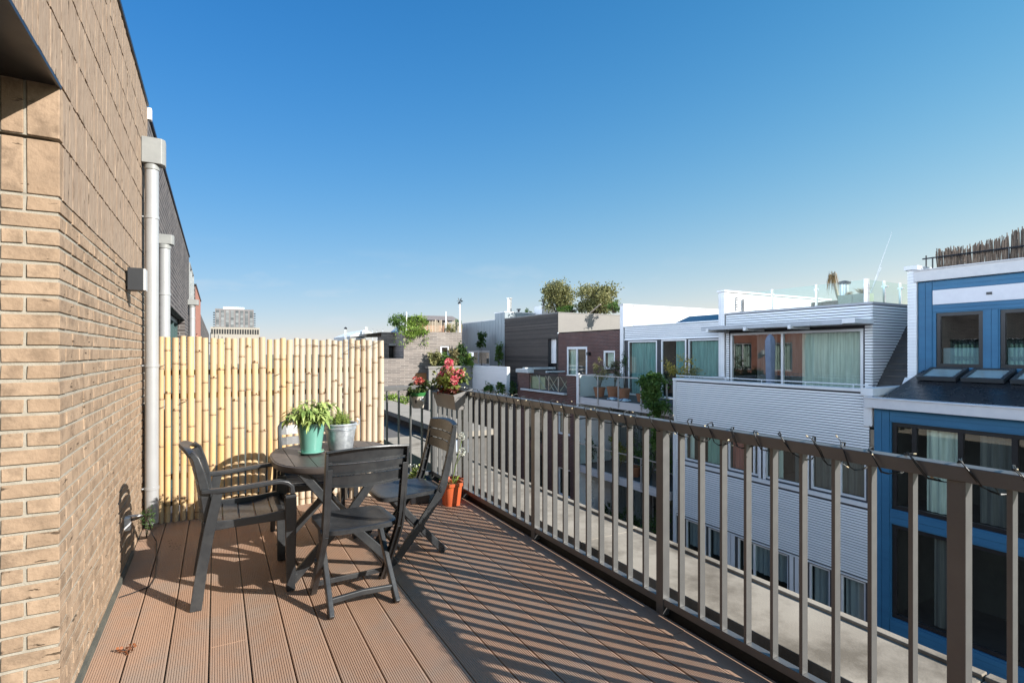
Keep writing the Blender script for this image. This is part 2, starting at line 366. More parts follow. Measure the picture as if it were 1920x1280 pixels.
def slats(mb, ax, pos, a0, a1, z0, z1, pitch, gap, th, holes=(), vert=False, tilt=.006, jit=0):
    """real cladding boards standing th proud of pos, with gaps, cut round the holes"""
    mp = mapper(ax, pos)
    lo, hi = (a0, a1) if vert else (z0, z1)
    n = max(1, round((hi - lo) / pitch)); pitch = (hi - lo) / n
    for i in range(n):
        s0, s1 = lo + i * pitch, lo + (i + 1) * pitch - gap; c = (s0 + s1) / 2
        cuts = [(h[2], h[3]) if vert else (h[0], h[1]) for h in holes if (h[0] < c < h[1] if vert else h[2] - pitch * .3 < c < h[3] + pitch * .3)]
        segs = [(z0, z1) if vert else (a0, a1)]
        for b0, b1 in cuts:
            ns_ = []
            for x0, x1 in segs:
                if b1 <= x0 or b0 >= x1: ns_.append((x0, x1)); continue
                if b0 > x0: ns_.append((x0, b0))
                if b1 < x1: ns_.append((b1, x1))
            segs = ns_
        for x0, x1 in segs:
            if x1 - x0 < .01: continue
            t = random.random(); j = random.uniform(0, jit)
            if vert: bx(mb, mp, s0, s1, x0, x1, -th - j, 0, t)
            else:
                p = [mp(x0, s0, -th - j), mp(x1, s0, -th - j), mp(x1, s1, -th + tilt - j), mp(x0, s1, -th + tilt - j), mp(x0, s0, 0), mp(x1, s0, 0), mp(x1, s1, 0), mp(x0, s1, 0)]
                mb.raw(p, [(0, 1, 2, 3), (0, 4, 5, 1), (3, 2, 6, 7), (0, 3, 7, 4), (1, 5, 6, 2)], t)
def window(par, ax, pos, a0, a1, z0, z1, fmat, divs=(), hdivs=(), inset=.10, fw=.06, cur=None, curspan=(0, 1), room=1.2, gl=None, frame_d=.06, name='window', drop=None):
    mp = mapper(ax, pos); f = MB(); L = a1 - a0
    bx(f, mp, a0, a1, z1 - fw, z1, inset, inset + frame_d); bx(f, mp, a0, a1, z0, z0 + fw, inset, inset + frame_d)
    bx(f, mp, a0, a0 + fw, z0 + fw, z1 - fw, inset, inset + frame_d); bx(f, mp, a1 - fw, a1, z0 + fw, z1 - fw, inset, inset + frame_d)
    for q in divs: bx(f, mp, a0 + q * L - fw / 2, a0 + q * L + fw / 2, z0 + fw, z1 - fw, inset - .002, inset + frame_d - .002)
    for q in hdivs: bx(f, mp, a0 + fw, a1 - fw, z0 + q * (z1 - z0) - fw / 2, z0 + q * (z1 - z0) + fw / 2, inset + .002, inset + frame_d - .004)
    w_ = f.build(name, fmat, par, bevel=.004 if L < 3 else 0)
    g = MB(); d = inset + frame_d * .55
    g.face([mp(a0 + fw * .8, z0 + fw * .8, d), mp(a1 - fw * .8, z0 + fw * .8, d), mp(a1 - fw * .8, z1 - fw * .8, d), mp(a0 + fw * .8, z1 - fw * .8, d)])
    g.build('pane', gl or glass, w_)
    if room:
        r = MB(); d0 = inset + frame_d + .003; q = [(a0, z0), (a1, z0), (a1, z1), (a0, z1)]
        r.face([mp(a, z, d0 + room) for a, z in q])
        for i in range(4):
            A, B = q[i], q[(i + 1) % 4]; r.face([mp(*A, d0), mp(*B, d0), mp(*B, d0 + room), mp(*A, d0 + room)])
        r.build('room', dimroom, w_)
    for c_, s0, s1 in ((cur or []) if isinstance(cur, list) else ([(cur, *curspan)] if cur else [])):
        cb = MB(); b0, b1 = a0 + fw + s0 * (L - 2 * fw), a0 + fw + s1 * (L - 2 * fw); n = max(4, int((b1 - b0) / .035)); pts = []
        ph = random.uniform(0, 6)
        for i in range(n + 1):
            a = b0 + (b1 - b0) * i / n; pts.append((a, inset + frame_d + .09 + .025 * math.sin(i * 1.35 + ph) + .012 * math.sin(i * .51)))
        zt = z1 - fw; zb = z0 + fw if drop is None else z1 - (z1 - z0) * drop
        for i in range(n): cb.face([mp(pts[i][0], zb, pts[i][1]), mp(pts[i + 1][0], zb, pts[i + 1][1]), mp(pts[i + 1][0], zt, pts[i + 1][1]), mp(pts[i][0], zt, pts[i][1])])
        cb.build('blind' if c_ is blind else 'curtain', c_, w_, smooth=True, auto=80)
    return w_
def bush(mb, c, r, n, L, W=None, clumps=14, t0=0, t1=1, up=.2, droop=.2):
    """leaves gathered in clumps through an uneven volume"""
    c = Vector(c); r = Vector(r) if not isinstance(r, (int, float)) else Vector((r, r, r)); W = W or L * .5; cl = []
    for i in range(clumps):
        while True:
            q = Vector((random.uniform(-1, 1), random.uniform(-1, 1), random.uniform(-1, 1)))
            if .25 < q.length < 1: break
        cl.append((Vector((q.x * r.x, q.y * r.y, q.z * r.z)) * random.uniform(.6, .98), random.uniform(.16, .42), random.random()))
    for i in range(n):
        k, s, tt = random.choice(cl); q = Vector((random.gauss(0, 1), random.gauss(0, 1), random.gauss(0, 1))) * s * .5
        p = c + k + Vector((q.x * r.x, q.y * r.y, q.z * r.z))
        d = Vector((random.gauss(0, 1), random.gauss(0, 1), random.gauss(0, 1) + up)).normalized() + (p - c).normalized() * .5
        mb.leaf(p, d, L * random.uniform(.6, 1.2), W * random.uniform(.7, 1.2), droop, t0 + (t1 - t0) * min(1, max(0, tt * .5 + random.random() * .5)))
def plantthing(name, label, cat, c, r, n, L, mat, stems=5, W=None, group=None, clumps=14, base=None, t0=0, t1=1, part='foliage', up=.2):
    c = Vector(c); rv = Vector(r) if not isinstance(r, (int, float)) else Vector((r, r, r)); base = Vector(base) if base else c - Vector((0, 0, rv.z))
    o = thing(name, label, cat, base, 0, group); lc = c - base
    f = MB(); bush(f, lc, rv, n, L, W, clumps, t0, t1, up); f.build(part, mat, o)
    s = MB()
    for i in range(stems):
        e = lc + Vector((random.uniform(-.6, .6) * rv.x, random.uniform(-.6, .6) * rv.y, random.uniform(-.2, .5) * rv.z))
        m = e * .5 + Vector((random.uniform(-.1, .1), random.uniform(-.1, .1), 0)) * rv.x; q = rv.length * .018
        s.tube([(random.uniform(-.08, .08) * rv.x, random.uniform(-.08, .08) * rv.y, 0), m, e], [q, q * .7, q * .3], 5)
    if stems: s.build('stem', bark, o)
    return o
# ================================================================== the setting
g = MB(); g.face([(-400, -400, -9.3), (2600, -400, -9.3), (2600, 2600, -9.3), (-400, 2600, -9.3)])
struct('ground', g, M('ground', (.10, .11, .08), (.16, .14, .11), rough=.95, ns=.02))
g = MB(); g.box(4.4, 12.6, -30, 46, -9.6, -9.25); struct('street', g, M('asphalt', (.05, .05, .052), (.065, .063, .06), rough=.9, ns=3, bump=.003, bs=60))
g = MB(); g.box(3.4, 4.4, -30, 46, -9.6, -9.12); g.box(12.6, 13.5, -30, 46, -9.6, -9.12)
struct('pavement', g, M('paving', (.30, .28, .26), (.22, .21, .20), rough=.9, ns=4))
# ------------------------------------------------------------------ deck
PIT = .171; X0 = -.541
joints = {}
for u, v in ((948, 989), (967, 1066), (885, 1086), (787, 1113), (1245, 1207), (1281, 1183), (421, 1207), (640, 1075), (560, 1330)):
    d = ray(u, v); t = CAMH / -d.z; p = d * t; joints.setdefault(int((p.x - X0) // PIT), []).append(p.y)
dk = MB(); yb = -1.6; ye = 5.64
for k in range(16):
    xa = X0 + k * PIT; xb = xa + PIT - .007
    if k == 0: xa = -.528
    if k == 15: xb = 2.15
    cuts = [yb] + sorted(joints.get(k, [])) + [ye]
    for i in range(len(cuts) - 1):
        ya, yc = cuts[i] + (.0012 if i else 0), cuts[i + 1] - (.0012 if i < len(cuts) - 2 else 0)
        dz = random.uniform(-.0012, .0012) + (.004 if (k == 14 and i == 0) else 0); t = random.random()
        prof = [(xa, -.022), (xa, -.002), (xa + .003, 0)]; n = int((xb - xa - .012) / .0098); gp = (xb - xa - .012) / n; x = xa + .006
        for j in range(n):
            prof += [(x, 0), (x + gp * .12, -.0022), (x + gp * .42, -.0022), (x + gp * .54, 0)]; x += gp
        prof += [(xb - .003, 0), (xb, -.002), (xb, -.022)]
        if k == 15: prof = [(xa, -.022), (xa, -.002), (xa + .003, 0), (xb - .003, 0), (xb, -.002), (xb, -.022)]
        m = len(prof); vs = [(a, ya, z + dz) for a, z in prof] + [(a, yc, z + dz) for a, z in prof]
        dk.raw(vs, [(q, q + 1, m + q + 1, m + q) for q in range(m - 1)], t)
        dk.raw([vs[0], vs[2], vs[m - 3], vs[m - 1]], [(0, 3, 2, 1)], t); dk.raw([vs[m], vs[m + 2], vs[2 * m - 3], vs[2 * m - 1]], [(0, 1, 2, 3)], t)
struct('deck', dk, deckmat)
s = MB(); s.box(-.53, 2.20, -1.6, 5.75, -.40, -.03); struct('deck_underside', s, blackmat)
# ------------------------------------------------------------------ the tan house the deck belongs to
house = thing('brick_house', 'tan brick house wall running along the left side of the deck', 'house', (-.6, 0, 0))
WX = -.53; CY = 2.635; YE = 5.60; b = MB()
def brick(mb, x0, x1, y0, y1, z0, z1, j=.0014):
    j0 = len(mb.v); mb.box(x0, x1, y0, y1, z0, z1, random.random())
    for i in range(j0, len(mb.v)):
        v = mb.v[i]; mb.v[i] = (v[0] + random.uniform(-j, j) * 1.3, v[1] + random.uniform(-j, j), v[2] + random.uniform(-j, j) * 1.2)
RH = 2.05 / 32; MJ = .0135
for r in range(32):
    z0 = r * RH + .004; z1 = z0 + RH - MJ; out = random.uniform(-.0015, .0015)
    if r % 2 == 0:
        brick(b, -.70, WX, CY, CY + .100, z0, z1); y = CY + .111
    else:
        brick(b, -.70, -.637, CY, CY + .1, z0, z1); brick(b, -.626, WX, CY, CY + .205, z0, z1); y = CY + .216
    while y < YE - .03:
        L = .100 if random.random() < .22 else .208
        e = min(y + L, YE); o = random.uniform(-.0016, .0016); brick(b, WX - .05, WX + o, y, e, z0, z1); y = e + .0105
b.build('wall_bricks', tanbrick, house, bevel=.0022)
b = MB(); b2 = MB(); b3 = MB()
for r in range(7):
    z0 = 2.05 + r * .2215; z1 = min(z0 + .2105, 3.60); y = CY if r < 2 else -.6
    if r < 2:
        brick(b2, -.70, -.637, CY, CY + .05, z0 + .003, z1, .001); brick(b2, -.627, WX, CY, CY + .052, z0 + .003, z1, .001); y = CY + .055
    while y < YE - .01:
        e = min(y + random.uniform(.047, .053), YE); o = random.uniform(-.0022, .0018); k0 = len(b.v)
        b.box(WX - .05, WX + o, y, e, z0, z1 + random.uniform(-.002, .003), random.random())
        if random.random() < .8: b3.box(WX - .04, WX - .003, e - .006, e + .009, z1 - .004, z1 + .0125)
        y = e + .0032
b.raw(b3.v, b3.f, .4); b.build('soldier_bricks', tansoldier, house); b2.build('reveal_bricks', tanbrick, house, bevel=.004)
b = MB()
b.box(-.90, WX - .0055, CY + .006, YE - .004, -.1, 2.05)
b.build('wall_core', mortar, house)
b = MB(); [b.box(-.90, WX - .004, (CY + .006) if q_ < 2 else -.59, YE - .004, 2.052 + q_ * .2215, 2.048 + q_ * .2215 + .2105) for q_ in range(7)]; b.build('soldier_mortar', mortar, house); b = MB(); b.box(-.89, WX - .035, CY + .02, YE - .01, 2.0501, 3.59); b.box(-.89, WX - .035, -.58, CY + .0199, 2.5, 3.59); b.build('upper_core', M('deep joint', (.10, .08, .06), rough=.95), house)
b = MB(); b.box(-1.2, WX + .012, -.7, YE + .0, 3.605, 3.635); b.build('coping', blackmat, house, bevel=.002)
b = MB(); b.box(-.72, WX - .002, -.6, CY - .001, 2.478, 2.488); b.box(-.535, WX + .004, -.6, CY + .01, 2.470, 2.4855); b.build('lintel', blackmat, house)
b = MB(); b.box(-.78, -.705, CY - .05, CY + .001, 0, 2.475); b.box(-.78, -.705, -.6, CY - .05, 2.40, 2.475); wf = b.build('window_frame', M('window frame grey', (.12, .14, .16), rough=.4), house)
b = MB(); b.face([(-.74, -.6, 0), (-.74, CY - .05, 0), (-.74, CY - .05, 2.40), (-.74, -.6, 2.40)]); b.build('pane', glass, wf)
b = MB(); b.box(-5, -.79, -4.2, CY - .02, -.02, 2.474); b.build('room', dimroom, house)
b = MB(); b.box(-.9, WX - .03, -4.2, -.601, -.3, 3.6); b.build('rear_wall', darkbrick, house)
b = MB(); b.box(WX, WX + .016, CY - .3, 4.6, -.02, .035); b.build('flashing', M('plinth strip', (.07, .075, .065), (.11, .11, .09), rough=.8, ns=9), house)
b = MB(); b.box(-.56, -.50, YE + .002, YE + .06, 3.50, 3.60); b.build('coping_end', white, house)
b = MB()   # ledge and gutter beyond the railing
ys = [-2, 1.10, 3.55, 6.2, 9.6]
for i in range(4): b.box(2.66, 3.27, ys[i] + .002, ys[i + 1] - .002, -.42, -.135 + .002 * (i % 2), random.random())
for i in range(4): b.box(3.23, 3.29, ys[i] + .004, ys[i + 1] - .004, -.43, -.112, random.random())
b.build('ledge', concrete, house, bevel=.006)
b = MB(); b.box(2.18, 2.655, -2, 9.6, -.60, -.34); b.box(2.20, 2.235, -2, 5.8, -.34, .064); b.build('gutter', bitumen, house)
b = MB(); b.box(2.19, 3.2, -2, 9.5, -9.3, -.45); b.box(-.9, 2.19, -2, 5.8, -9.3, -.41); b.build('lower_wall', darkbrick, house)
local(house, (-.6, 0, 0))
# weeds by the pipe
plantthing('weed', 'small scruffy weed growing at the wall foot by the tall drainpipe', 'plant', (-.47, 4.98, .16), (.05, .16, .18), 150, .035, g_dark, 3, W=.008, base=(-.48, 4.98, 0))
# ------------------------------------------------------------------ neighbours in our own row
nb = thing('dark_brick_house', 'dark brick upper storey with green window band beyond the bamboo', 'house', (-.6, 10, 2)); b = MB()
hz = [(6.6, 12.2, -1, 2.08)]
facade(b, 'X', -.545, 5.64, 14.0, -3, 3.60, hz, .5); b.face([(-.545, 14, -3), (-3, 14, -3), (-3, 14, 3.6), (-.545, 14, 3.6)]); b.face([(-.545, 5.64, 3.6), (-.545, 14, 3.6), (-3, 14, 3.6), (-3, 5.64, 3.6)])
b.build('wall', darkbrick, nb)
b = MB(); b.box(-.7, -.525, 5.68, 14.02, 3.602, 3.63); b.build('coping', M('blue black coping', (.02, .025, .06), rough=.4), nb)
window(nb, 'X', -.545, 6.61, 12.19, -1, 2.07, M('dark green frame', (.05, .09, .09), rough=.4), (.2, .4, .6, .8), (.72,), inset=.12, fw=.07, cur=curtain_teal)
window(nb, 'X', -.545, 14.05, 16.4, 2.2, 3.5, alu, (.5,), inset=-.02, fw=.025, room=0, gl=glassclear, name='wind_screen')
local(nb, (-.6, 10, 2))
oh = thing('orange_house', 'orange rendered house farther along beyond the dark brick wall', 'house', (-.6, 22, 0)); b = MB()
ow = [(y, y + 1.5, z, z + 1.9) for y in (20.9, 23.9) for z in (.2, -3.0)]
facade(b, 'X', -.60, 20.0, 26.4, -9.3, 3.62, ow, .15);  b.face([(-.6, 20, 3.62), (-.6, 26.4, 3.62), (-6, 26.4, 3.62), (-6, 20, 3.62)])
b.build('wall', orangewall, oh); b = MB(); b.face([(-.6, 20, 3.62), (-6, 20, 3.62), (-6, 20, -9.3), (-.6, 20, -9.3)]); b.face([(-3, 14.01, 3.3), (-3, 20, 3.3), (-3, 20, -9.3), (-3, 14.01, -9.3)]); b.build('side_wall', darkbrick, oh); b = MB(); b.box(-.9, -.57, 19.98, 26.4, 3.622, 3.67); b.build('coping', blackmat, oh)
for h in ow: window(oh, 'X', -.60, *h, white, (.5,), inset=.06, fw=.09, cur=curtain, room=.6)
b = MB()
for y in (22.9,): b.lathe([(.16, 0), (.16, .28), (.05, .3)], (-.45, y, 1.3), 12)
b.build('wall_lamp', alu, oh); local(oh, (-.6, 22, 0))
bl = thing('grey_brick_terrace', 'dark far terrace wall at the end of the left row', 'house', (-.7, 40, 0)); b = MB()
b.box(-6, -.75, 26.45, 70, -9.3, 3.5); b.build('wall', darkbrick, bl); local(bl, (-.7, 40, 0))
# ------------------------------------------------------------------ drainpipes
def pipe(x, y, zt, zb, r, label, hop=(.19, .21), clips=(), wall=WX):
    o = thing('drainpipe', label, 'drainpipe', (x, y, zb), 0, 'grey drainpipes on the left row of houses')
    b = MB(); z0 = 0; z1 = zt - zb - hop[1]
    b.lathe([(r * .86, 0), (r, 0), (r, z1 * .5), (r, z1)], n=24); b.build('pipe', zinc, o, smooth=True)
    b = MB(); q = hop[0] / 2; b.prism([(-q * .7, -q * .62), (q * .75, -q * .62), (q, -q * .3), (q, q * .62), (-q * .7, q * .62)], z1 + .001, z1 + hop[1]); b.lathe([(r * 1.12, z1 - .045), (r * 1.12, z1)], n=24)
    h = b.build('hopper', bpy.data.materials.get('hopper grey') or M('hopper grey', (.27, .275, .265), (.22, .225, .22), rough=.5, ns=5), o, bevel=.006)
    for c in clips:
        b = MB(); b.lathe([(r * 1.0, c - zb - .012), (r * 1.09, c - zb - .012), (r * 1.09, c - zb + .012), (r, c - zb + .012)], n=24)
        b.tube([(-r * .8, 0, c - zb), (wall - x, -.02, c - zb)], .006, 6); b.build('clip', zinc, o, smooth=True)
    return o
pipe(-.462, 5.20, 3.19, .055, .048, 'tall pale grey drainpipe with square hopper against tan brick', clips=(2.55, 1.34, .34))
pipe(-.47, 6.5, 2.66, -.5, .052, 'shorter grey drainpipe just behind the tallest one', (.17, .10), (2.05,), wall=-.545)
pipe(-.47, 13.5, 2.60, -.5, .06, 'small distant drainpipe beside the orange house', (.26, .12), (2.2,), wall=-.545)
b = MB(); b.box(-.527, -.497, 5.29, 5.31, .0, 1.02); b.tube([(-.505, 5.30, .03), (-.505, 5.30, 1.0)], .012, 8)
tag(b.build('black_conduit', blackmat), 'black upright conduit squeezed between the wall and the tall pipe', 'conduit')
# wall lamp and socket
o = thing('wall_lamp', 'small square charcoal lamp box fixed high on the tan wall', 'lamp', (WX, 4.38, 1.94))
b = MB(); b.box(.012, .10, -.075, .045, -.075, .075); b.build('housing', M('charcoal lamp', (.022, .024, .028), rough=.5), o, bevel=.003)
b = MB(); b.box(.1002, .112, -.072, .042, -.072, .072); b.build('front_plate', M('lamp plate', (.5, .5, .5), rough=.5), o)
b = MB(); b.box(0, .012, -.05, .03, -.05, .05); b.build('bracket', blackmat, o)
o = thing('outdoor_socket', 'white outdoor socket with its flap lifted low on the wall', 'socket', (WX, 4.28, .345))
b = MB(); b.box(0, .034, -.028, .028, -.07, .015); b.build('socket_box', white, o, bevel=.004)
b = MB(); b.bar((.03, 0, .018), (.085, .04, .008), .055, .006); b.build('flap', M('flap grey', (.6, .6, .6), rough=.4), o, bevel=.001)
b = MB(); b.tube([(.03, .01, -.01), (.06, .06, -.015), (.07, .13, -.02)], .011, 8); pl = b.build('plug', blackmat, o, smooth=True)
b = MB(); b.tube([(-.46, 4.41, .325), (-.45, 4.55, .29), (-.44, 4.72, .20), (-.43, 4.80, .09), (-.40, 4.82, .012), (-.36, 4.4, .006), (-.345, 4.05, .005), (-.36, 3.93, .005), (-.44, 3.87, .005), (-.50, 3.84, .005)], .0035, 6)
tag(b.build('power_cable', blackmat, smooth=True), 'thin black cable running from the socket down over the boards', 'cable')
# ------------------------------------------------------------------ railing
rl = thing('railing', 'dark metal deck railing with upright flat bars along the right side', 'railing', (2.165, 2, 0)); RXC = 2.165
b = MB(); b.box(RXC - .031, RXC + .033, -1.2, 5.73, 1.024, 1.074); b.box(-.5, RXC - .0315, 5.67, 5.73, 1.024, 1.074); b.build('top_rail', railmat, rl, bevel=.003)
b = MB(); b.box(RXC - .020, RXC + .020, -1.2, 5.72, .055, .095); b.box(-.5, RXC - .0205, 5.68, 5.72, .055, .095); b.build('bottom_rail', railmat, rl, bevel=.002)
pY = [.80, 2.14, 3.48, 4.82, -.54]
for y in pY:
    b = MB(); b.box(RXC - .025, RXC + .025, y - .026, y + .026, -.001, 1.0235); b.build('post', railmat, rl, bevel=.002)
b = MB(); b.box(RXC - .025, RXC + .025, 5.676, 5.724, -.001, 1.0235); b.build('post', railmat, rl, bevel=.002)
b = MB(); b.box(-.009, .009, -.009, .009, .0955, 1.0235)
ref = None; k = 0; y = 4.82 - .134 * 35
m_b = MB(); m_b.box(-.019, .019, -.0075, .0075, .0955, 1.0235); ref = m_b.build('baluster', railmat, rl, bevel=.0012); first = True
def bal(x, y, rz):
    global first
    if first: o = ref; first = False
    else: o = ref.copy(); COL.objects.link(o); o.parent = rl
    o.location = (x, y, 0); o.rotation_euler = (0, 0, rz + random.uniform(-.02, .02))
yy = 4.82 + .134 * 6
while yy > -1.1:
    if all(abs(yy - p) > .05 for p in pY) and yy < 5.66: bal(RXC, yy, 0)
    yy -= .134
xx = RXC - .134
while xx > -.4: bal(xx, 5.70, R(90)); xx -= .134
local(rl, (2.165, 2, 0))
# ------------------------------------------------------------------ bamboo fence
bam, n, out = _mat('bamboo')
p = n.nodes.new('ShaderNodeBsdfPrincipled'); n.links.new(p.outputs[0], out.inputs[0]); tcn = n.nodes.new('ShaderNodeTexCoord'); v = tcn.outputs['Object']
oi = n.nodes.new('ShaderNodeObjectInfo'); at_ = n.nodes.new('ShaderNodeAttribute'); at_.attribute_name = 'tone'
sx = n.nodes.new('ShaderNodeSeparateXYZ'); n.links.new(oi.outputs['Location'], sx.inputs[0])
lr = ramp(n, math_n(n, 'ADD', sx.outputs[0], math_n(n, 'MULTIPLY', oi.outputs['Random'], 1.3)), .55, 2.0)
f0 = math_n(n, 'ADD', lr, math_n(n, 'MULTIPLY', ramp(n, noise(n, v, 3, 4, .6, (5, 5, .8)), .35, .7), .55), clamp=True)
col = mixc(n, f0, (.60, .38, .155), (.50, .415, .315)); col = mixc(n, math_n(n, 'MULTIPLY', ramp(n, oi.outputs['Random'], .72, 1.0), .6), col, (.36, .24, .12))
col = mixc(n, math_n(n, 'MULTIPLY', ramp(n, noise(n, v, 14, 6, .7, (3, 3, .6)), .52, .75), .5), col, (.42, .33, .24))
col = mixc(n, math_n(n, 'MULTIPLY', ramp(n, noise(n, v, 90, 2), .66, .74), .6), col, (.22, .15, .09))
col = mixc(n, ramp(n, at_.outputs['Fac'], .55, .95), (.19, .12, .065), col)
n.links.new(col, p.inputs['Base Color']); p.inputs['Roughness'].default_value = .36; p.inputs['Specular IOR Level'].default_value = .5
bm = n.nodes.new('ShaderNodeBump'); bm.inputs['Distance'].default_value = .001; n.links.new(noise(n, v, 40, 4, .6, (3, 3, .3)), bm.inputs['Height']); n.links.new(bm.outputs[0], p.inputs['Normal'])
fence = thing('bamboo_fence', 'shoulder high screen of upright yellow bamboo poles tied side by side', 'fence', (.5, 5.36, 0))
cen = [210, 245, 289, 331, 372, 413, 451, 493, 535, 574, 611, 650, 687, 722, 763, 803, 839, 874, 910, 946, 978, 1014, 1049, 1088, 1122, 1154, 1186, 1215, 1249, 1280, 1312, 1343, 1376, 1408]
px = [Xy(230 + c / 2.91, 5.36) for c in cen]
for i, x in enumerate(px):
    gap = min(px[i] - px[i - 1] if i else 9, px[i + 1] - px[i] if i < len(px) - 1 else 9)
    r0 = min(.032, gap * random.uniform(.42, .495)) * random.uniform(.94, 1.03); top = 1.583 + random.uniform(-.014, .010) - .012 * (x + .4) / 2; rings = []; z = -.005
    ph = random.uniform(0, 6); am = random.uniform(.001, .004)
    nodes = []; zz = random.uniform(.03, .25)
    while zz < top - .03: nodes.append(zz); zz += random.uniform(.24, .46)
    zs = [(0, r0 * 1.02, 1)]
    for q in nodes:
        zs += [(q - .02, r0, 1), (q - .006, r0 * 1.05, 1), (q - .001, r0 * 1.06, 0), (q + .0012, r0 * 1.0, 0), (q + .004, r0 * 1.04, .9), (q + .02, r0 * .985, 1)]
    zs.append((top, r0 * .97, 1)); N = 18; f = MB(); vs = []
    for q, r, t in zs:
        cx = am * math.sin(q * 3.1 + ph); cy = am * .6 * math.cos(q * 2.3 + ph)
        for k in range(N): a = 2 * math.pi * k / N; vs.append((cx + r * math.cos(a), cy + r * math.sin(a), q))
    base = len(f.v); f.v += vs
    for j in range(len(zs) - 1):
        for k in range(N):
            f.f.append((j * N + k, j * N + (k + 1) % N, (j + 1) * N + (k + 1) % N, (j + 1) * N + k)); f.t.append(min(zs[j][2], zs[j + 1][2]))
    f.f.append(tuple((len(zs) - 1) * N + k for k in range(N))); f.t.append(.3)
    for q in nodes:   # branch scars at some joints
        if random.random() < .42:
            a = random.uniform(-2.3, -.8); c = Vector((r0 * math.cos(a), r0 * math.sin(a), q + .012)); dd = Vector((math.cos(a), math.sin(a), .5))
            f.tube([c - dd * .004, c + dd * .009], [.0085, .005], 7, .35)
            f.tube([c + dd * .008, c + dd * .0095], [.004, .003], 6, .0)
    f.build('bamboo_pole', bam, fence, smooth=True, auto=50).location = (x - .5, random.uniform(-.006, .006), 0)
wr = MB()
def tie(z, i0, i1, amp, r=.0018):
    pts = []
    for i in range(i0, i1):
        pts += [(px[i] - .5 - .02, -.036, z + random.uniform(-amp, amp)), (px[i] - .5, -.042, z + random.uniform(-amp, amp)), (px[i] - .5 + .024, -.03, z + random.uniform(-amp, amp))]
    wr.tube(pts, r, 5)
tie(1.515, 19, 28, .007, .0014); tie(1.50, 28, 33, .012, .0014)
wr.tube([(px[27] - .53, -.04, 1.56), (px[29] - .5, -.045, 1.51), (px[31] - .5, -.045, 1.51), (px[33] - .5, -.04, 1.57)], .0018, 5)
wr.tube([(px[27] - .53, -.04, 1.44), (px[28] - .5, -.045, 1.50), (px[30] - .5, -.045, 1.505)], .0018, 5)
for i, z in ((3, 1.02), (16, 1.24), (0, 1.33), (0, .98)): wr.tube([(px[i] - .53, -.034, z - .012), (px[i] - .5, -.042, z), (px[i] - .47, -.032, z + .012)], .0022, 5)
wr.build('tie_wire', blackmat, fence)
b = MB()
for z in (1.25, .35): b.box(px[0] - .53, px[-1] - .47, .045, .075, z, z + .045)
b.box(px[-1] - .488, px[-1] - .462, .036, .08, 0, 1.55); b.build('back_batten', M('batten', (.30, .24, .18), rough=.8), fence)
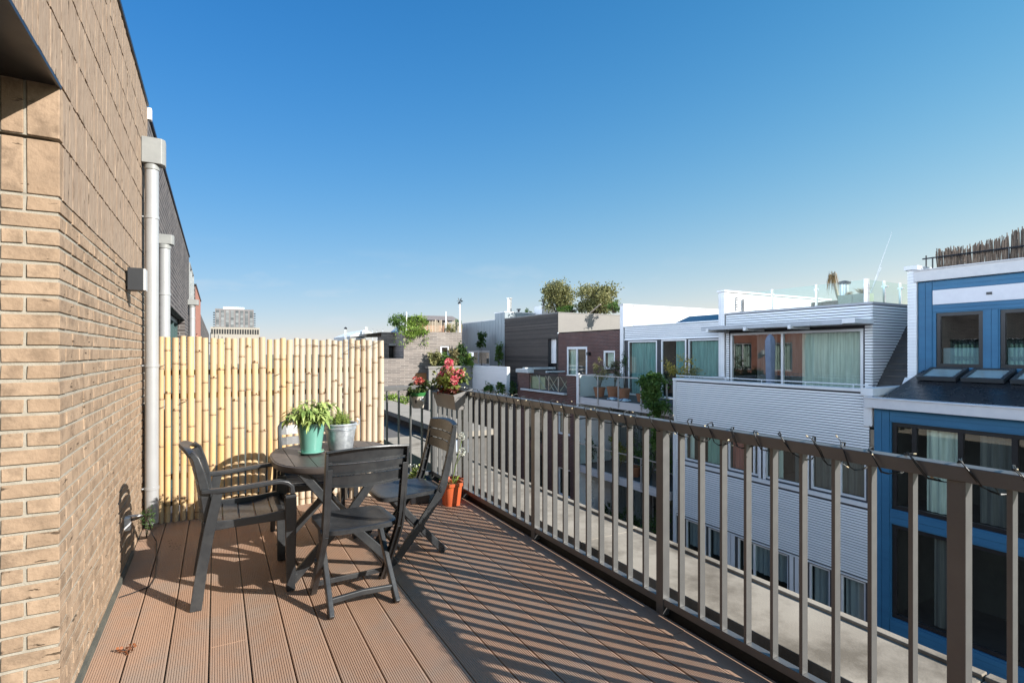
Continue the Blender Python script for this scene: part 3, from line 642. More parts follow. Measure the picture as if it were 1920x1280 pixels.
# ================================================================== furniture
def make_armchair(label, group):
    """faces +y, feet on z = 0"""
    o = thing('armchair', label, 'chair', (0, 0, 0), 0, group)
    def yback(z):   # rear surface of the seat back
        return -.185 - .0 * z if z < .5 else -.185 - .012 * (z - .5) / .13 if z < .63 else -.197 - .066 * ((z - .63) / .27) ** 1.3
    for s in (-1, 1):
        f = MB(); pts = [(s * .255, -.125, .645), (s * .262, -.165, .45), (s * .270, -.205, .22), (s * .278, -.235, 0)]
        f.strap(pts, [.03, .034, .034, .034], [.052, .056, .056, .060], (1, 0, 0)); f.box(s * .278 - .017 , s * .278 + .017, -.262, -.208, -.0005, .006)
        f.build('leg', chairmat, o, bevel=.005)
        f = MB(); pts = [(s * .272, .262, .585), (s * .272, .262, .50), (s * .272, .262, .30), (s * .268, .262, 0)]
        f.strap(pts, [.036, .036, .034, .032], [.062, .066, .058, .050], (1, 0, 0)); f.build('leg', chairmat, o, bevel=.005)
        f = MB(); pts = [(s * .245, -.21, .655), (s * .255, -.12, .652), (s * .268, 0, .658), (s * .274, .12, .668), (s * .275, .20, .672), (s * .274, .242, .660), (s * .273, .268, .635), (s * .272, .272, .59)]
        f.strap(pts, [.032, .046, .052, .054, .054, .052, .048, .040], [.026, .028, .026, .024, .024, .024, .026, .03], (1, 0, 0)); f.build('armrest', chairmat, o, bevel=.007)
        f = MB(); pts = [(s * .225, yback(z) + .01, z) for z in (.44, .52, .60, .68, .76, .84)] + [(s * .202, -.262, .872)]
        f.strap(pts, [.03] * 6 + [.028], [.042, .046, .05, .05, .044, .034, .026], (1, 0, 0)); f.build('back_frame', chairmat, o, bevel=.006)
    f = MB()
    zs = [.445 + .082 * i for i in range(5)]
    for z in zs:   # back slats, bowed backwards
        n = 10; h = .062 if z < .75 else .072
        for k in range(n):
            a0, a1 = -1 + 2 * k / n, -1 + 2 * (k + 1) / n; q = []
            for a in (a0, a1):
                bow = -.045 * (1 - a * a)
                for zz, off in ((z, .004), (z + h, -.004)):
                    for tk in (0, .014): q.append((a * .215, yback(zz) + bow + .018 - off * 0 - tk, zz))
            f.raw(q, [(0, 4, 6, 2), (1, 3, 7, 5), (2, 6, 7, 3), (0, 1, 5, 4), (0, 2, 3, 1), (4, 5, 7, 6)])
    f.build('back_slats', chairmat, o)
    f = MB(); pts = []
    for k in range(13):
        a = -1 + 2 * k / 12; pts.append((a * .218, -.246 - .056 * (1 - a * a), .846 + .042 * (1 - a ** 4)))
    f.strap(pts, [.058] * 13, [.020] * 13, (0, .93, -.36)); f.build('top_rail', chairmat, o, bevel=.006)
    f = MB()   # seat slats lying across, dished
    def zs_(y): return .475 - .030 * math.sin(min(1, max(0, (y + .2) / .42)) * math.pi) + (.0 if y < .2 else -.02 * ((y - .2) / .06) ** 2)
    ys = [-.185, -.095, -.005, .085, .175, .270]
    for i in range(5):
        ya, yb = ys[i] + .0, ys[i + 1] - .009
        for k in range(8):
            a0, a1 = -.235 + .47 * k / 8, -.235 + .47 * (k + 1) / 8
            def P(a, y, dz): return (a, y, zs_(y) - .010 * (1 - (a / .235) ** 2) + dz)
            for j in range(3):
                u0, u1 = ya + (yb - ya) * j / 3, ya + (yb - ya) * (j + 1) / 3
                f.raw([P(a0, u0, 0), P(a1, u0, 0), P(a1, u1, 0), P(a0, u1, 0), P(a0, u0, -.014), P(a1, u0, -.014), P(a1, u1, -.014), P(a0, u1, -.014)],
                      [(0, 1, 2, 3), (7, 6, 5, 4), (0, 4, 5, 1), (2, 6, 7, 3)])
    f.build('seat', chairmat, o)
    f = MB()
    for s in (-1, 1): f.strap([(s * .247, -.20, .452), (s * .247, -.05, .452), (s * .247, .10, .455), (s * .247, .25, .462)], [.026] * 4, [.055, .046, .046, .060], (1, 0, 0))
    f.strap([(-.235, .268, .440), (-.1, .278, .434), (.1, .278, .434), (.235, .268, .440)], [.016] * 4, [.058, .044, .044, .058], (0, 1, 0))
    f.strap([(-.225, -.200, .445), (.225, -.200, .445)], [.016] * 2, [.06] * 2, (0, 1, 0)); f.build('seat_frame', chairmat, o, bevel=.004)
    return o
def make_folding(label, group):
    """faces +y; side frames run from the back top to the front feet"""
    o = thing('folding_chair', label, 'chair', (0, 0, 0), 0, group)
    for s in (-1, 1):
        f = MB(); pts = [(s * .207, -.262, .915), (s * .207, -.247, .83), (s * .207, -.230, .74), (s * .207, -.208, .64), (s * .207, -.188, .56), (s * .207, -.172, .50), (s * .207, -.148, .445), (s * .207, -.10, .375), (s * .207, .04, .19), (s * .207, .19, 0.004)]
        f.strap(pts, [.012] * 10, [.030, .038, .042, .046, .050, .056, .060, .056, .052, .050], (1, 0, 0))
        f2 = f; f2.strap([(p[0] - s * .014, p[1] + .016, p[2] + .004) for p in pts[1:]], [.026] * 9, [.006] * 9, (1, 0, 0))
        f2.strap([(p[0] - s * .014, p[1] - .018, p[2] - .004) for p in pts[1:]], [.026] * 9, [.006] * 9, (1, 0, 0))
        for q in range(6):
            zz = .86 - q * .085; yy_ = -.255 + (.915 - zz) * .21; f.box(s * .207 - s * .026, s * .207 - s * .002, yy_ - .018, yy_ + .016, zz, zz + .004)
        f.build('side_frame', chairmat, o, bevel=.0015)
        f = MB(); pts = [(s * .163, .175, .425), (s * .165, .06, .29), (s * .168, -.08, .13), (s * .172, -.195, .003)]
        f.strap(pts, [.028] * 4, [.042, .046, .050, .056], (1, 0, 0)); f.build('leg', chairmat, o, bevel=.007)
        for y, z, x in ((-.155, .468, .214), (.001, .258, .214)):
            f = MB(); f.tube([(s * (x - .006), y, z), (s * (x + .006), y, z)], [.021, .019], 18); f.tube([(s * (x + .006), y, z), (s * (x + .0095), y, z)], [.012, .010], 14)
            f.build('pivot_cap', chairmat, o, smooth=True)
    f = MB(); f.strap([(-.165, -.135, .075), (0, -.130, .083), (.165, -.135, .075)], [.026] * 3, [.034] * 3, (0, 1, 0)); f.build('stretcher', chairmat, o, bevel=.008)
    f = MB(); f.strap([(-.20, .135, .075), (.20, .135, .075)], [.014] * 2, [.030] * 2, (0, 1, 0)); f.build('stretcher', chairmat, o, bevel=.003)
    f = MB()   # three broad curved back slats
    def yb(z): return -.232 - (z - .745) * .19
    for z, h in ((.728, .056), (.792, .056), (.856, .066)):
        n = 12
        for k in range(n):
            q = []
            for a in (-1 + 2 * k / n, -1 + 2 * (k + 1) / n):
                bow = -.030 * (1 - a * a); hh = h + (.010 * (1 - a * a) if h > .06 else 0); zl = z - (.012 * (1 - a * a) if z < .75 else 0)
                for zz in (zl, z + hh):
                    for tk in (0, .010): q.append((a * .200, yb(zz) + bow + .020 - tk, zz))
            f.raw(q, [(0, 4, 6, 2), (1, 3, 7, 5), (2, 6, 7, 3), (0, 1, 5, 4), (0, 2, 3, 1), (4, 5, 7, 6)])
            q2 = [Vector(q[1]), Vector(q[5])]
            for e in (q2,): f.raw([e[0], e[1], e[1] + Vector((0, -.014, 0)), e[0] + Vector((0, -.014, 0)), e[0] + Vector((0, 0, .005)), e[1] + Vector((0, 0, .005)), e[1] + Vector((0, -.014, .005)), e[0] + Vector((0, -.014, .005))], [(0, 3, 2, 1), (4, 5, 6, 7), (3, 7, 6, 2), (0, 1, 5, 4)])
    f.build('backrest', chairmat, o)
    f = MB(); f.strap([(-.213, -.266, .918), (-.1, -.292, .930), (0, -.298, .934), (.1, -.292, .930), (.213, -.266, .918)], [.030] * 5, [.012] * 5, (0, .95, -.3)); f.build('top_rail', chairmat, o, bevel=.003)
    f = MB(); N = 28; top = []; 
    def out_(k):
        a = 2 * math.pi * k / N; c, s_ = math.cos(a), math.sin(a); e = 2 / 5.0
        x = .200 * abs(c) ** e * (1 if c > 0 else -1); y = .225 * abs(s_) ** e * (1 if s_ > 0 else -1)
        if s_ > 0: x *= 1 + .10 * s_
        return x, y + .060
    rings = []
    for sc, dz in ((0, -.016), (.5, -.013), (.82, -.006), (.95, -.001), (1, -.004), (1, -.030), (.93, -.030)):
        rings.append([(out_(k)[0] * sc, (out_(k)[1] - .06) * sc + .06, .468 + dz - .012 * ((out_(k)[1] - .05) * sc / .2 + 1) * .5) for k in range(N)])
    vs = [p for r_ in rings for p in r_]; fs = [((i + 1) * N + k, (i + 1) * N + (k + 1) % N, i * N + (k + 1) % N, i * N + k) for i in range(len(rings) - 1) for k in range(N)]
    f.raw(vs, [tuple(reversed(q)) for q in fs]); f.build('seat', chairmat, o, smooth=True, auto=50)
    return o
GA = 'resin armchairs round the table'; GF = 'folding resin chairs round the table'
arm1 = make_armchair('charcoal resin armchair on the left, side on in front of the bamboo', GA)
arm1.location = (.132, 3.725, 0); arm1.rotation_euler = (0, 0, R(-90))
arm2 = copy_tree(arm1); arm2['label'] = 'charcoal resin armchair behind the table with its back to the bamboo'
arm2.location = (.675, 4.46, 0); arm2.rotation_euler = (0, 0, R(180))
fc1 = make_folding('dark folding chair nearest the camera, seen from behind', GF)
fc1.scale = (1.07, 1, 1); fc1.location = (.722, 3.165, 0); fc1.rotation_euler = (0, 0, R(1.5))
fc2 = copy_tree(fc1); fc2['label'] = 'dark folding chair on the right of the table by the orange pots'
fc2.location = (1.25, 3.765, 0); fc2.rotation_euler = (0, 0, R(91))
# table
tb = thing('garden_table', 'oval grey brown resin table with crossed folding legs', 'table', (.735, 3.92, 0)); TA, TB_, TZ = .415, .48, .735
def sup(a, ra, rb, e=2 / 2.7):
    c, s_ = math.cos(a), math.sin(a); return ra * abs(c) ** e * (1 if c >= 0 else -1), rb * abs(s_) ** e * (1 if s_ >= 0 else -1)
def clip_poly(P, ax_, lo, hi):
    def cut(P, val, keep):
        o_ = []
        for i in range(len(P)):
            a, b_ = P[i], P[(i + 1) % len(P)]; ia, ib = keep(a[ax_], val), keep(b_[ax_], val)
            if ia: o_.append(a)
            if ia != ib:
                t = (val - a[ax_]) / (b_[ax_] - a[ax_]); o_.append((a[0] + (b_[0] - a[0]) * t, a[1] + (b_[1] - a[1]) * t))
        return o_
    P = cut(P, lo, lambda q, v: q >= v); return cut(P, hi, lambda q, v: q <= v) if P else P
oval = [sup(2 * math.pi * k / 72, TA - .010, TB_ - .010) for k in range(72)]
f = MB(); xs = [-.43 + .123 * i for i in range(8)]
for i in range(7):
    for lo, hi in ((-.5, -.002), (.002, .5)):
        P_ = clip_poly(clip_poly(oval, 0, xs[i] + .002, xs[i + 1] - .002), 1, lo, hi)
        if len(P_) > 2: f.prism(P_, TZ - .012, TZ, random.random())
f.build('tabletop', tablemat, tb, bevel=.0012)
f = MB(); rg = [(1, -.006), (1, -.036), (.985, -.046), (.93, -.046), (.93, -.012)]
vs = []
for sc, dz in [(.972, -.002)] + rg:
    for k in range(72): x, y = sup(2 * math.pi * k / 72, TA * sc, TB_ * sc); vs.append((x, y, TZ + dz))
f.raw(vs, [(i * 72 + k, (i + 1) * 72 + k, (i + 1) * 72 + (k + 1) % 72, i * 72 + (k + 1) % 72) for i in range(5) for k in range(72)])
f.prism([sup(2 * math.pi * k / 72, TA * .95, TB_ * .95) for k in range(72)], TZ - .016, TZ - .0125); f.build('table_rim', tablemat, tb, smooth=True, auto=40)
for y in (-.36, .33):
    for s in (-1, 1):
        f = MB(); dy = .02 * s
        f.strap([(s * .15, y + dy, .69), (0, y + dy, .37), (-s * .33, y + dy, .0)] if False else [(s * .27, y + dy, .695), (s * .02, y + dy, .37), (-s * .33, y + dy, .004)], [.030] * 3, [.052, .054, .060], (0, 1, 0))
        f.build('leg', chairmat, tb, bevel=.006)
f = MB(); f.strap([(-.30, -.36, .045), (-.30, .33, .045)], [.03] * 2, [.02] * 2, (0, 0, 1)); f.build('stretcher', chairmat, tb, bevel=.004); f = MB(); f.strap([(.02, -.36, .37), (.02, .33, .37)], [.03] * 2, [.03] * 2, (0, 0, 1)); f.build('stretcher', chairmat, tb, bevel=.004)
tb.location = (.735, 3.905, 0)
# ------------------------------------------------------------------ pots on the table
o = thing('potted_herb', 'drooping pale green sage plant in a glossy teal pot on the table', 'potted plant', (.580, 3.915, TZ))
teal = M('teal glaze', (.15, .37, .30), (.13, .33, .27), rough=.22, ns=4, coat=.4); galv = M('galvanised steel', (.58, .61, .63), (.40, .43, .46), rough=.34, metal=.55, ns=26, nlo=.4, nhi=.62)
f = MB(); f.lathe([(.055, .008), (.066, .012), (.092, .205), (.095, .21), (.095, .222), (.088, .222), (.082, .195), (.0, .195)], n=40); pt = f.build('pot', teal, o, smooth=True, auto=40)
f = MB(); f.lathe([(.045, .0006), (.066, .001), (.086, .018), (.086, .025), (.080, .022), (.055, .008), (0, .008)], n=40); f.build('saucer', teal, o, smooth=True, auto=40)
f = MB(); f.lathe([(.081, .196), (.0, .20)], n=24); f.build('soil', soil, o)
f = MB(); st = MB()
for i in range(44):
    a = random.uniform(0, 6.28); rr = random.uniform(.05, .140) * (1 if i % 4 else .5); hgt = random.uniform(.05, .17)
    b0 = Vector((math.cos(a) * .03, math.sin(a) * .03, .20)); m = b0 + Vector((math.cos(a) * rr * .5, math.sin(a) * rr * .5, hgt)); e = b0 + Vector((math.cos(a) * rr, math.sin(a) * rr, hgt * .8))
    st.tube([b0, m, e], [.0025, .002, .0015], 5)
    for k in range(9):
        t = random.uniform(.35, 1.05); q = b0.lerp(m, t * 2) if t < .5 else m.lerp(e, (t - .5) * 2)
        aa = a + random.gauss(0, 1.0); dz = random.uniform(-.9, .7)
        tt = random.random() ** .8
        f.leaf(q, (math.cos(aa), math.sin(aa), dz), random.uniform(.052, .088), random.uniform(.021, .032), random.uniform(.25, .75), tt, up=(0, 0, 1))
f.build('foliage', g_sage, o); st.build('stem', leafmat('green stem', (.12, .16, .05), (.12, .16, .05)), o)
o = thing('metal_bucket', 'galvanised steel bucket planted with short feathery green herb', 'planted bucket', (.800, 4.01, TZ))
f = MB(); f.lathe([(.070, .001), (.082, .001), (.086, .008), (.111, .178), (.116, .180), (.118, .188), (.114, .194), (.108, .192), (.105, .17), (0, .17)], n=48)
for z, r_ in ((.150, .1085), (.160, .1100)): f.lathe([(r_, z - .003), (r_ + .003, z), (r_, z + .003)], n=48)
f.build('bucket', galv, o, smooth=True, auto=40)
f = MB()
for s in (-1, 1): f.tube([(s * .113, 0, .170), (s * .132, 0, .176), (s * .134, 0, .205), (s * .118, 0, .215)], .005, 8)
f.build('handle_lug', galv, o, smooth=True)
f = MB(); f.lathe([(.104, .171), (0, .178)], n=24); f.build('soil', soil, o)
f = MB()
for i in range(130):
    a = random.uniform(0, 6.28); r_ = random.uniform(0, .085); q = Vector((math.cos(a) * r_ - .01, math.sin(a) * r_, .172)); hh = random.uniform(.05, .115) * (1.15 - r_ * 6)
    e = q + Vector((random.gauss(0, .018), random.gauss(0, .018), hh)); f.tube([q, e], [.0012, .0006], 4, .3)
    for k in range(9): t = random.uniform(.2, 1); f.leaf(q.lerp(e, t), (random.gauss(0, 1), random.gauss(0, 1), .9), .020, .0045, .1, random.random())
f.build('foliage', leafmat('herb', (.13, .22, .04), (.36, .42, .10)), o)
# ------------------------------------------------------------------ flower boxes on the railing
o = thing('flower_box', 'grey trough of pink and red flowers hooked over the railing corner', 'flower box', (2.11, 4.975, .885))
greyp = M('grey plastic trough', (.26, .245, .235), (.22, .21, .20), rough=.5, ns=4)
f = MB(); L = .285
A = [(-.085, -L + .04, 0), (.012, -L + .04, 0), (.012, L - .04, 0), (-.085, L - .04, 0)]; B = [(-.115, -L, .135), (.012, -L, .150), (.012, L, .150), (-.115, L, .135)]
Bo = [(-.130, -L - .008, .150), (.095, -L - .008, .208), (.095, L + .008, .208), (-.130, L + .008, .150)]; Bi = [(-.112, -L + .012, .148), (.075, -L + .012, .204), (.075, L - .012, .204), (-.112, L - .012, .148)]; C_ = [(x, y * .97, .12) for x, y, z in A]
vs = A + B + Bo + Bi + C_; fs = [(3, 2, 1, 0)]
for r_ in range(4): fs += [(r_ * 4 + k, r_ * 4 + (k + 1) % 4, r_ * 4 + 4 + (k + 1) % 4, r_ * 4 + 4 + k) for k in range(4)]
fs.append((16, 17, 18, 19)); f.raw(vs, fs); f.build('trough', greyp, o, bevel=.003)
f = MB()
for y in (-.2, .2): f.tube([(.06, y, .20), (.10, y, .215), (.112, y, .19), (.112, y, .1)], .004, 6)
f.build('bracket', blackmat, o)
f = MB(); bush(f, (-.01, -.02, .26), (.15, .36, .16), 1000, .048, .032, 20, up=.5); f.build('foliage', leafmat('geranium leaf', (.05, .10, .02), (.34, .36, .07)), o)
f = MB(); bush(f, (-.05, .06, .23), (.12, .24, .10), 240, .05, .028, 8, up=.3); f.build('dead_leaves', leafmat('russet leaf', (.10, .02, .02), (.30, .09, .05)), o)
fp = leafmat('pink petal', (.70, .04, .12), (.92, .48, .42), trans=.25)
def petals(mb, c, rr, n=22, L=.02):
    for i in range(n):
        d = Vector((random.gauss(0, 1), random.gauss(0, 1), random.gauss(0, 1) + .3)).normalized(); mb.leaf(Vector(c) + d * rr * .6, d + Vector((random.gauss(0, .5), random.gauss(0, .5), random.gauss(0, .5))), L, L * .9, .1, random.random())
for c in ((-.03, .03, .42), (-.06, -.07, .37), (.0, .12, .38), (-.07, .12, .33), (.02, -.12, .35), (-.09, .0, .32), (-.06, .20, .31), (-.06, -.16, .29), (.0, .02, .35), (-.03, .17, .38), (-.10, .08, .27), (.03, .20, .34), (-.02, .07, .46)):
    f = MB(); petals(f, c, .047, 70, .026); f.build('blossom', fp, o)
o = thing('hanging_pot', 'small cream pot with green band holding red flowers on the back rail', 'flower pot', (1.97, 5.66, .825))
f = MB(); f.lathe([(.055, 0), (.062, .003), (.086, .13), (.088, .135)], n=36); f.build('pot', M('cream pot', (.55, .50, .42), (.5, .45, .38), rough=.45, ns=5), o, smooth=True, auto=40)
f = MB(); f.lathe([(.0885, .1355), (.094, .17), (.094, .176), (.086, .176), (.08, .15), (0, .15)], n=36); f.build('rim_band', M('green band', (.03, .16, .04), rough=.35), o, smooth=True, auto=40)
f = MB()   # leaf motif and pale scroll on the pot
for k, (a, z) in enumerate(((-2.2, .06), (-2.28, .075), (-2.12, .075), (-2.2, .09))):
    r_ = .0665 + z * .168; f.raw([((r_ + .001) * math.cos(a + q * .07), (r_ + .001) * math.sin(a + q * .07), z + h) for q, h in ((0, -.014), (1, .002), (0, .016), (-1, .002))], [(0, 1, 2, 3)])
f.build('leaf_motif', blackmat, o)
f = MB(); f.tube([((.085) * math.cos(-1.2) , (.085) * math.sin(-1.2), .05), (.11 * math.cos(-1.35), .11 * math.sin(-1.35), .09), (.10 * math.cos(-1.7), .10 * math.sin(-1.7), .10), (.1 * math.cos(-1.3), .1 * math.sin(-1.3), .13)], .008, 7); f.build('scroll', white, o, smooth=True)
f = MB(); bush(f, (0, 0, .23), (.14, .11, .10), 320, .05, .034, 10, up=.3); f.build('foliage', leafmat('dark geranium', (.03, .06, .02), (.14, .16, .05)), o)
for c in ((-.03, 0, .32), (.02, -.02, .31), (-.01, .03, .29), (.05, 0, .29)):
    f = MB(); petals(f, c, .034, 40, .022); f.build('blossom', leafmat('faded red petal', (.55, .06, .05), (.75, .28, .22)), o)
# ------------------------------------------------------------------ pots on the deck
orange = M('orange plastic', (.50, .105, .035), (.42, .085, .03), rough=.4, ns=4)
def squarepot(loc, s0, s1, h, mat, o, name='pot'):
    f = MB(); vs = []; N = 32
    for r_, z in ((s0, 0), (s1, h - .03), (s1 + .008, h - .03), (s1 + .01, h), (s1 - .006, h), (s1 - .012, h - .03), (s0 * .9, .9 * h - .05)):
        for k in range(N): x, y = sup(2 * math.pi * k / N, r_, r_, 2 / 3.2); vs.append((x + loc[0], y + loc[1], z + loc[2]))
    f.raw(vs, [(i * N + k, i * N + (k + 1) % N, (i + 1) * N + (k + 1) % N, (i + 1) * N + k) for i in range(6) for k in range(N)] + [tuple(6 * N + k for k in range(N))])
    return f.build(name, mat, o, smooth=True, auto=45)
o = thing('orange_pot', 'orange plastic pot with tall white flower heads near the corner post', 'flower pot', (1.955, 4.66, 0))
squarepot((0, 0, 0), .078, .098, .215, orange, o)
f = MB(); f.lathe([(.085, .178), (0, .18)], n=20); f.build('soil', soil, o)
f = MB()
for x, y, z in ((.075, -.09, .49), (.11, 0, .61)):
    f.tube([(0, 0, .17), (x * .4, y * .4, .38), (x, y, z)], [.004, .0032, .0028], 6)
f.build('stem', g_lime, o)
for x, y, z in ((.075, -.09, .51), (.11, 0, .64)):
    f = MB(); petals(f, (x, y, z), .05, 240, .014); f.build('flower_head', leafmat('white petal', (.70, .72, .62), (.85, .85, .80)), o)
f = MB()
for i in range(26): a = random.uniform(0, 6.28); f.leaf((math.cos(a) * .03, math.sin(a) * .03, .18), (math.cos(a), math.sin(a), random.uniform(.3, 2)), random.uniform(.1, .2), .012, .35, random.random())
f.build('foliage', g_lime, o)
o = thing('orange_pot', 'shorter orange plastic pot pressed behind the flowering one', 'flower pot', (2.04, 4.84, 0)); squarepot((0, 0, 0), .075, .092, .20, orange, o)
f = MB(); f.lathe([(.08, .165), (0, .168)], n=20); f.build('soil', soil, o)
o = thing('planter_trough', 'low black trough of small white flowers behind the right folding chair', 'planter', (1.74, 5.05, 0), R(-10))
f = MB(); f.box(-.09, .09, -.24, .24, 0, .15); f.build('trough', blackmat, o, bevel=.008)
f = MB(); f.box(-.08, .08, -.23, .23, .1501, .153); f.build('soil', soil, o)
f = MB(); bush(f, (0, 0, .21), (.09, .24, .08), 420, .035, .02, 12, up=.6); f.build('foliage', leafmat('bright small leaf', (.06, .13, .03), (.38, .42, .12)), o)
for c in ((0, .1, .29), (.02, -.05, .27), (-.03, .18, .28), (.0, -.16, .26)):
    f = MB(); petals(f, c, .02, 18, .016); f.build('blossom', leafmat('white bloom', (.7, .7, .62), (.85, .85, .8)), o)
o = thing('fallen_twig', 'curled dry orange leaf twig lying on the boards', 'twig', (-.165, 2.62, .004))
d_ = ray(236, 1225); t_ = CAMH / -d_.z; o.location = (d_.x * t_, d_.y * t_, .004)
f = MB(); f.tube([(-.03, .02, .004), (0, 0, .008), (.012, -.03, .003)], .0022, 5); f.tube([(0, 0, .008), (.02, .03, .006)], .002, 5)
for q in ((-.03, .02), (.02, .03), (.01, .0)): petals(f, (q[0], q[1], .010), .01, 6, .018)
f.build('dry_leaf', leafmat('rust leaf', (.10, .04, .02), (.42, .14, .05)), o)
f = MB()
for i in range(16):
    d_ = ray(random.uniform(315, 350), random.uniform(1014, 1032)); t_ = CAMH / -d_.z; f.leaf((d_.x * t_, d_.y * t_, .004), (random.gauss(0, 1), random.gauss(0, 1), .1), .022, .008, 0, random.random(), up=(0, 0, 1))
tag(f.build('dry_leaf_litter', leafmat('brown litter', (.03, .015, .01), (.07, .03, .02))), 'scatter of crumbled brown leaves on the boards near the bamboo', 'leaf litter', kind='stuff')
# ------------------------------------------------------------------ string lights wound round the rail
o = thing('string_lights', 'thin black fairy light cable wound loosely round the top rail', 'string lights', (2.165, 3, 1.05)); wmat = M('cable', (.012, .013, .012), rough=.5)
f = MB(); pts = []; y = 5.62; ph = 0; tips = []
while y > .15:
    per = random.uniform(.10, .17); N = 12
    for k in range(N):
        a = 2 * math.pi * k / N; ca, sa = math.cos(a), math.sin(a); q = .040 + .008 * math.sin(ph + k)
        x = q * (abs(ca) ** .6) * (1 if ca > 0 else -1); z = (q - .004) * (abs(sa) ** .6) * (1 if sa > 0 else -1)
        pts.append((x, y - per * k / N - 3 + .015 * sa, z + (random.uniform(0, .008) if sa > .3 else 0) - (.012 if sa < -.3 else 0)))
    ph += 1.3; tips.append((pts[-random.randint(1, N)])); 
    if random.random() < .45: tips.append(pts[-random.randint(1, N)])
    y -= per
f.tube(pts, .0019, 5); f.tube([(p[0] + .002, p[1] + .006 * math.sin(i * .7), p[2] + .003 * math.cos(i)) for i, p in enumerate(pts)], .0020, 5)
bulbs = []
for p in tips:
    dd = Vector((p[0] * 1.0 - .01, random.uniform(-.03, .03), random.uniform(-.02, .03))).normalized(); e = Vector(p) + dd * random.uniform(.018, .035)
    f.tube([p, (Vector(p) + e) / 2 + Vector((0, 0, .004)), e], .0014, 5); bulbs.append((e, dd))
for k in range(10):
    yy = 5.35 - k * .03; f.tube([(-.028, yy - 3, -.02), (-.03, yy - 3 + .03, -.1 - .05 * random.random()), (-.03, yy - 3 + .08, -.2 - .2 * random.random()), (-.028, yy - 3 + .12, -.12)], .0016, 5) if k % 3 == 0 else None
f.build('cable', wmat, o); bm_ = M('clear bulb', (.75, .62, .40), (.7, .6, .4), rough=.15); b0 = MB(); b0.tube([(0, 0, 0), (0, 0, .006), (0, 0, .011)], [.0028, .0032, .0008], 8); first_ = None
for e, dd in bulbs[:90]:
    if first_ is None: first_ = q = b0.build('bulb', bm_, o, smooth=True)
    else: q = first_.copy(); COL.objects.link(q); q.parent = o
    q.location = e; q.rotation_euler = dd.to_track_quat('Z', 'Y').to_euler()
# ================================================================== houses across the street (facades face -X)
XL = 13.5; XU = 16.0
def H_(X, u0, u1, z0, z1): return (Yx(u1, X), Yx(u0, X), z0, z1)
def shell(par, mat, x0, x1, y0, y1, z0, z1, name='side_wall'):
    f = MB(); f.face([(x0, y0, z0), (x1, y0, z0), (x1, y0, z1), (x0, y0, z1)]); f.face([(x0, y1, z0), (x0, y1, z1), (x1, y1, z1), (x1, y1, z0)])
    f.face([(x1, y0, z0), (x1, y1, z0), (x1, y1, z1), (x1, y0, z1)]); return f.build(name, mat, par)
def flat(par, mat, x0, x1, y0, y1, z, name='roof', th=.05): f = MB(); f.box(x0, x1, y0, y1, z - th, z); return f.build(name, mat, par)
GW = 'white clad terraced houses across the street'
# ---- nearer white house
h = thing('white_house', 'white ribbed house with broad terrace window next to the blue house', 'house', (15, 9.7, -9.3), 0, GW)
yR, yL = 6.70, 12.83
rows = [H_(XL, 1283, 1353, -2.10, -1.12), H_(XL, 1364, 1422, -2.10, -1.12), H_(XL, 1433, 1508, -2.10, -1.12), H_(XL, 1519, 1624, -2.10, -1.12)]
low = [H_(XL, 1285, 1313, -5.6, -4.05), H_(XL, 1327, 1351, -5.6, -4.05), H_(XL, 1382, 1478, -5.6, -4.05), H_(XL, 1516, 1556, -5.6, -4.05), H_(XL, 1575, 1623, -5.6, -4.05)]
f = MB(); facade(f, 'x', XL, yR, yL, -9.3, .50, rows + low, .16); f.build('wall', membrane, h)
strip = [(yR, yL - .22, -2.26, -1.03)]
f = MB(); slats(f, 'x', XL, yR + .02, yL - .12, -9.2, .47, .066, .019, .026, strip + [(yR, yL - .12, -5.7, -3.98)]); f.build('cladding', whiteclad, h)
f = MB(); mp = mapper('x', XL)
bx(f, mp, yR + .02, yL - .2, -2.25, -2.14, -.035, 0); bx(f, mp, yR + .02, yL - .2, -1.07, -1.03, -.03, 0); bx(f, mp, yR + .02, yL - .12, -4.02, -3.98, -.03, 0)
for u in (1272, 1358, 1427, 1432, 1513): bx(f, mp, Yx(u + 4, XL), Yx(u - 4, XL), -2.13, -1.075, -.022, 0)
for u in (1320, 1366, 1374, 1484, 1494, 1565): bx(f, mp, Yx(u + 4, XL), Yx(u - 3, XL), -5.6, -4.03, -.022, 0)
f.box(XL - .05, XL + .0, yL - .115, yL + .0, -9.2, .49); f.build('trim', white, h)
cs = [[(curtain_green, .05, .45), (curtain, .85, 1)], [(curtain_red, .45, 1)], [(curtain, .62, .75), (curtain_dark, .0, .3)], [(curtain_dark, 0, 1)]]
for q, c, d in zip(rows, cs, ((.5,), (.16,), (.72,), (.45,))): window(h, 'x', XL, *q, white, d, inset=.03, fw=.055, cur=c)
for i, q in enumerate(low): window(h, 'x', XL, *q, white, (() if i != 2 else (.33, .66)), inset=.03, fw=.05, cur=[(blind, 0, 1)], drop=.55 if i < 3 else .98)
f = MB(); f.box(XL - .06, XL + .22, yR - .02, yL + .02, .50, .575); f.box(XL + .22, XU - .03, yL - .12, yL + .10, .50, .575); f.build('parapet_cap', white, h, bevel=.006)
f = MB(); f.box(XL + .16, XL + .20, yR, yL - .12, -.35, .499); f.box(XL + .2, XU - .002, yL - .10, yL + .08, -.35, .499); f.build('parapet', whiteclad, h)
flat(h, bitumen, XL + .2, XU + .3, yR, yL, -.35, 'terrace_floor')
f = MB(); f.tube([(XL + .1, Yx(1268, XL + .1), .66), (XL + .1, yR + .1, .66)], .014, 8)
for u in (1360, 1428, 1510, 1600): f.tube([(XL + .1, Yx(u, XL + .1), .57), (XL + .1, Yx(u, XL + .1), .66)], .012, 6)
f.build('terrace_rail', white, h)
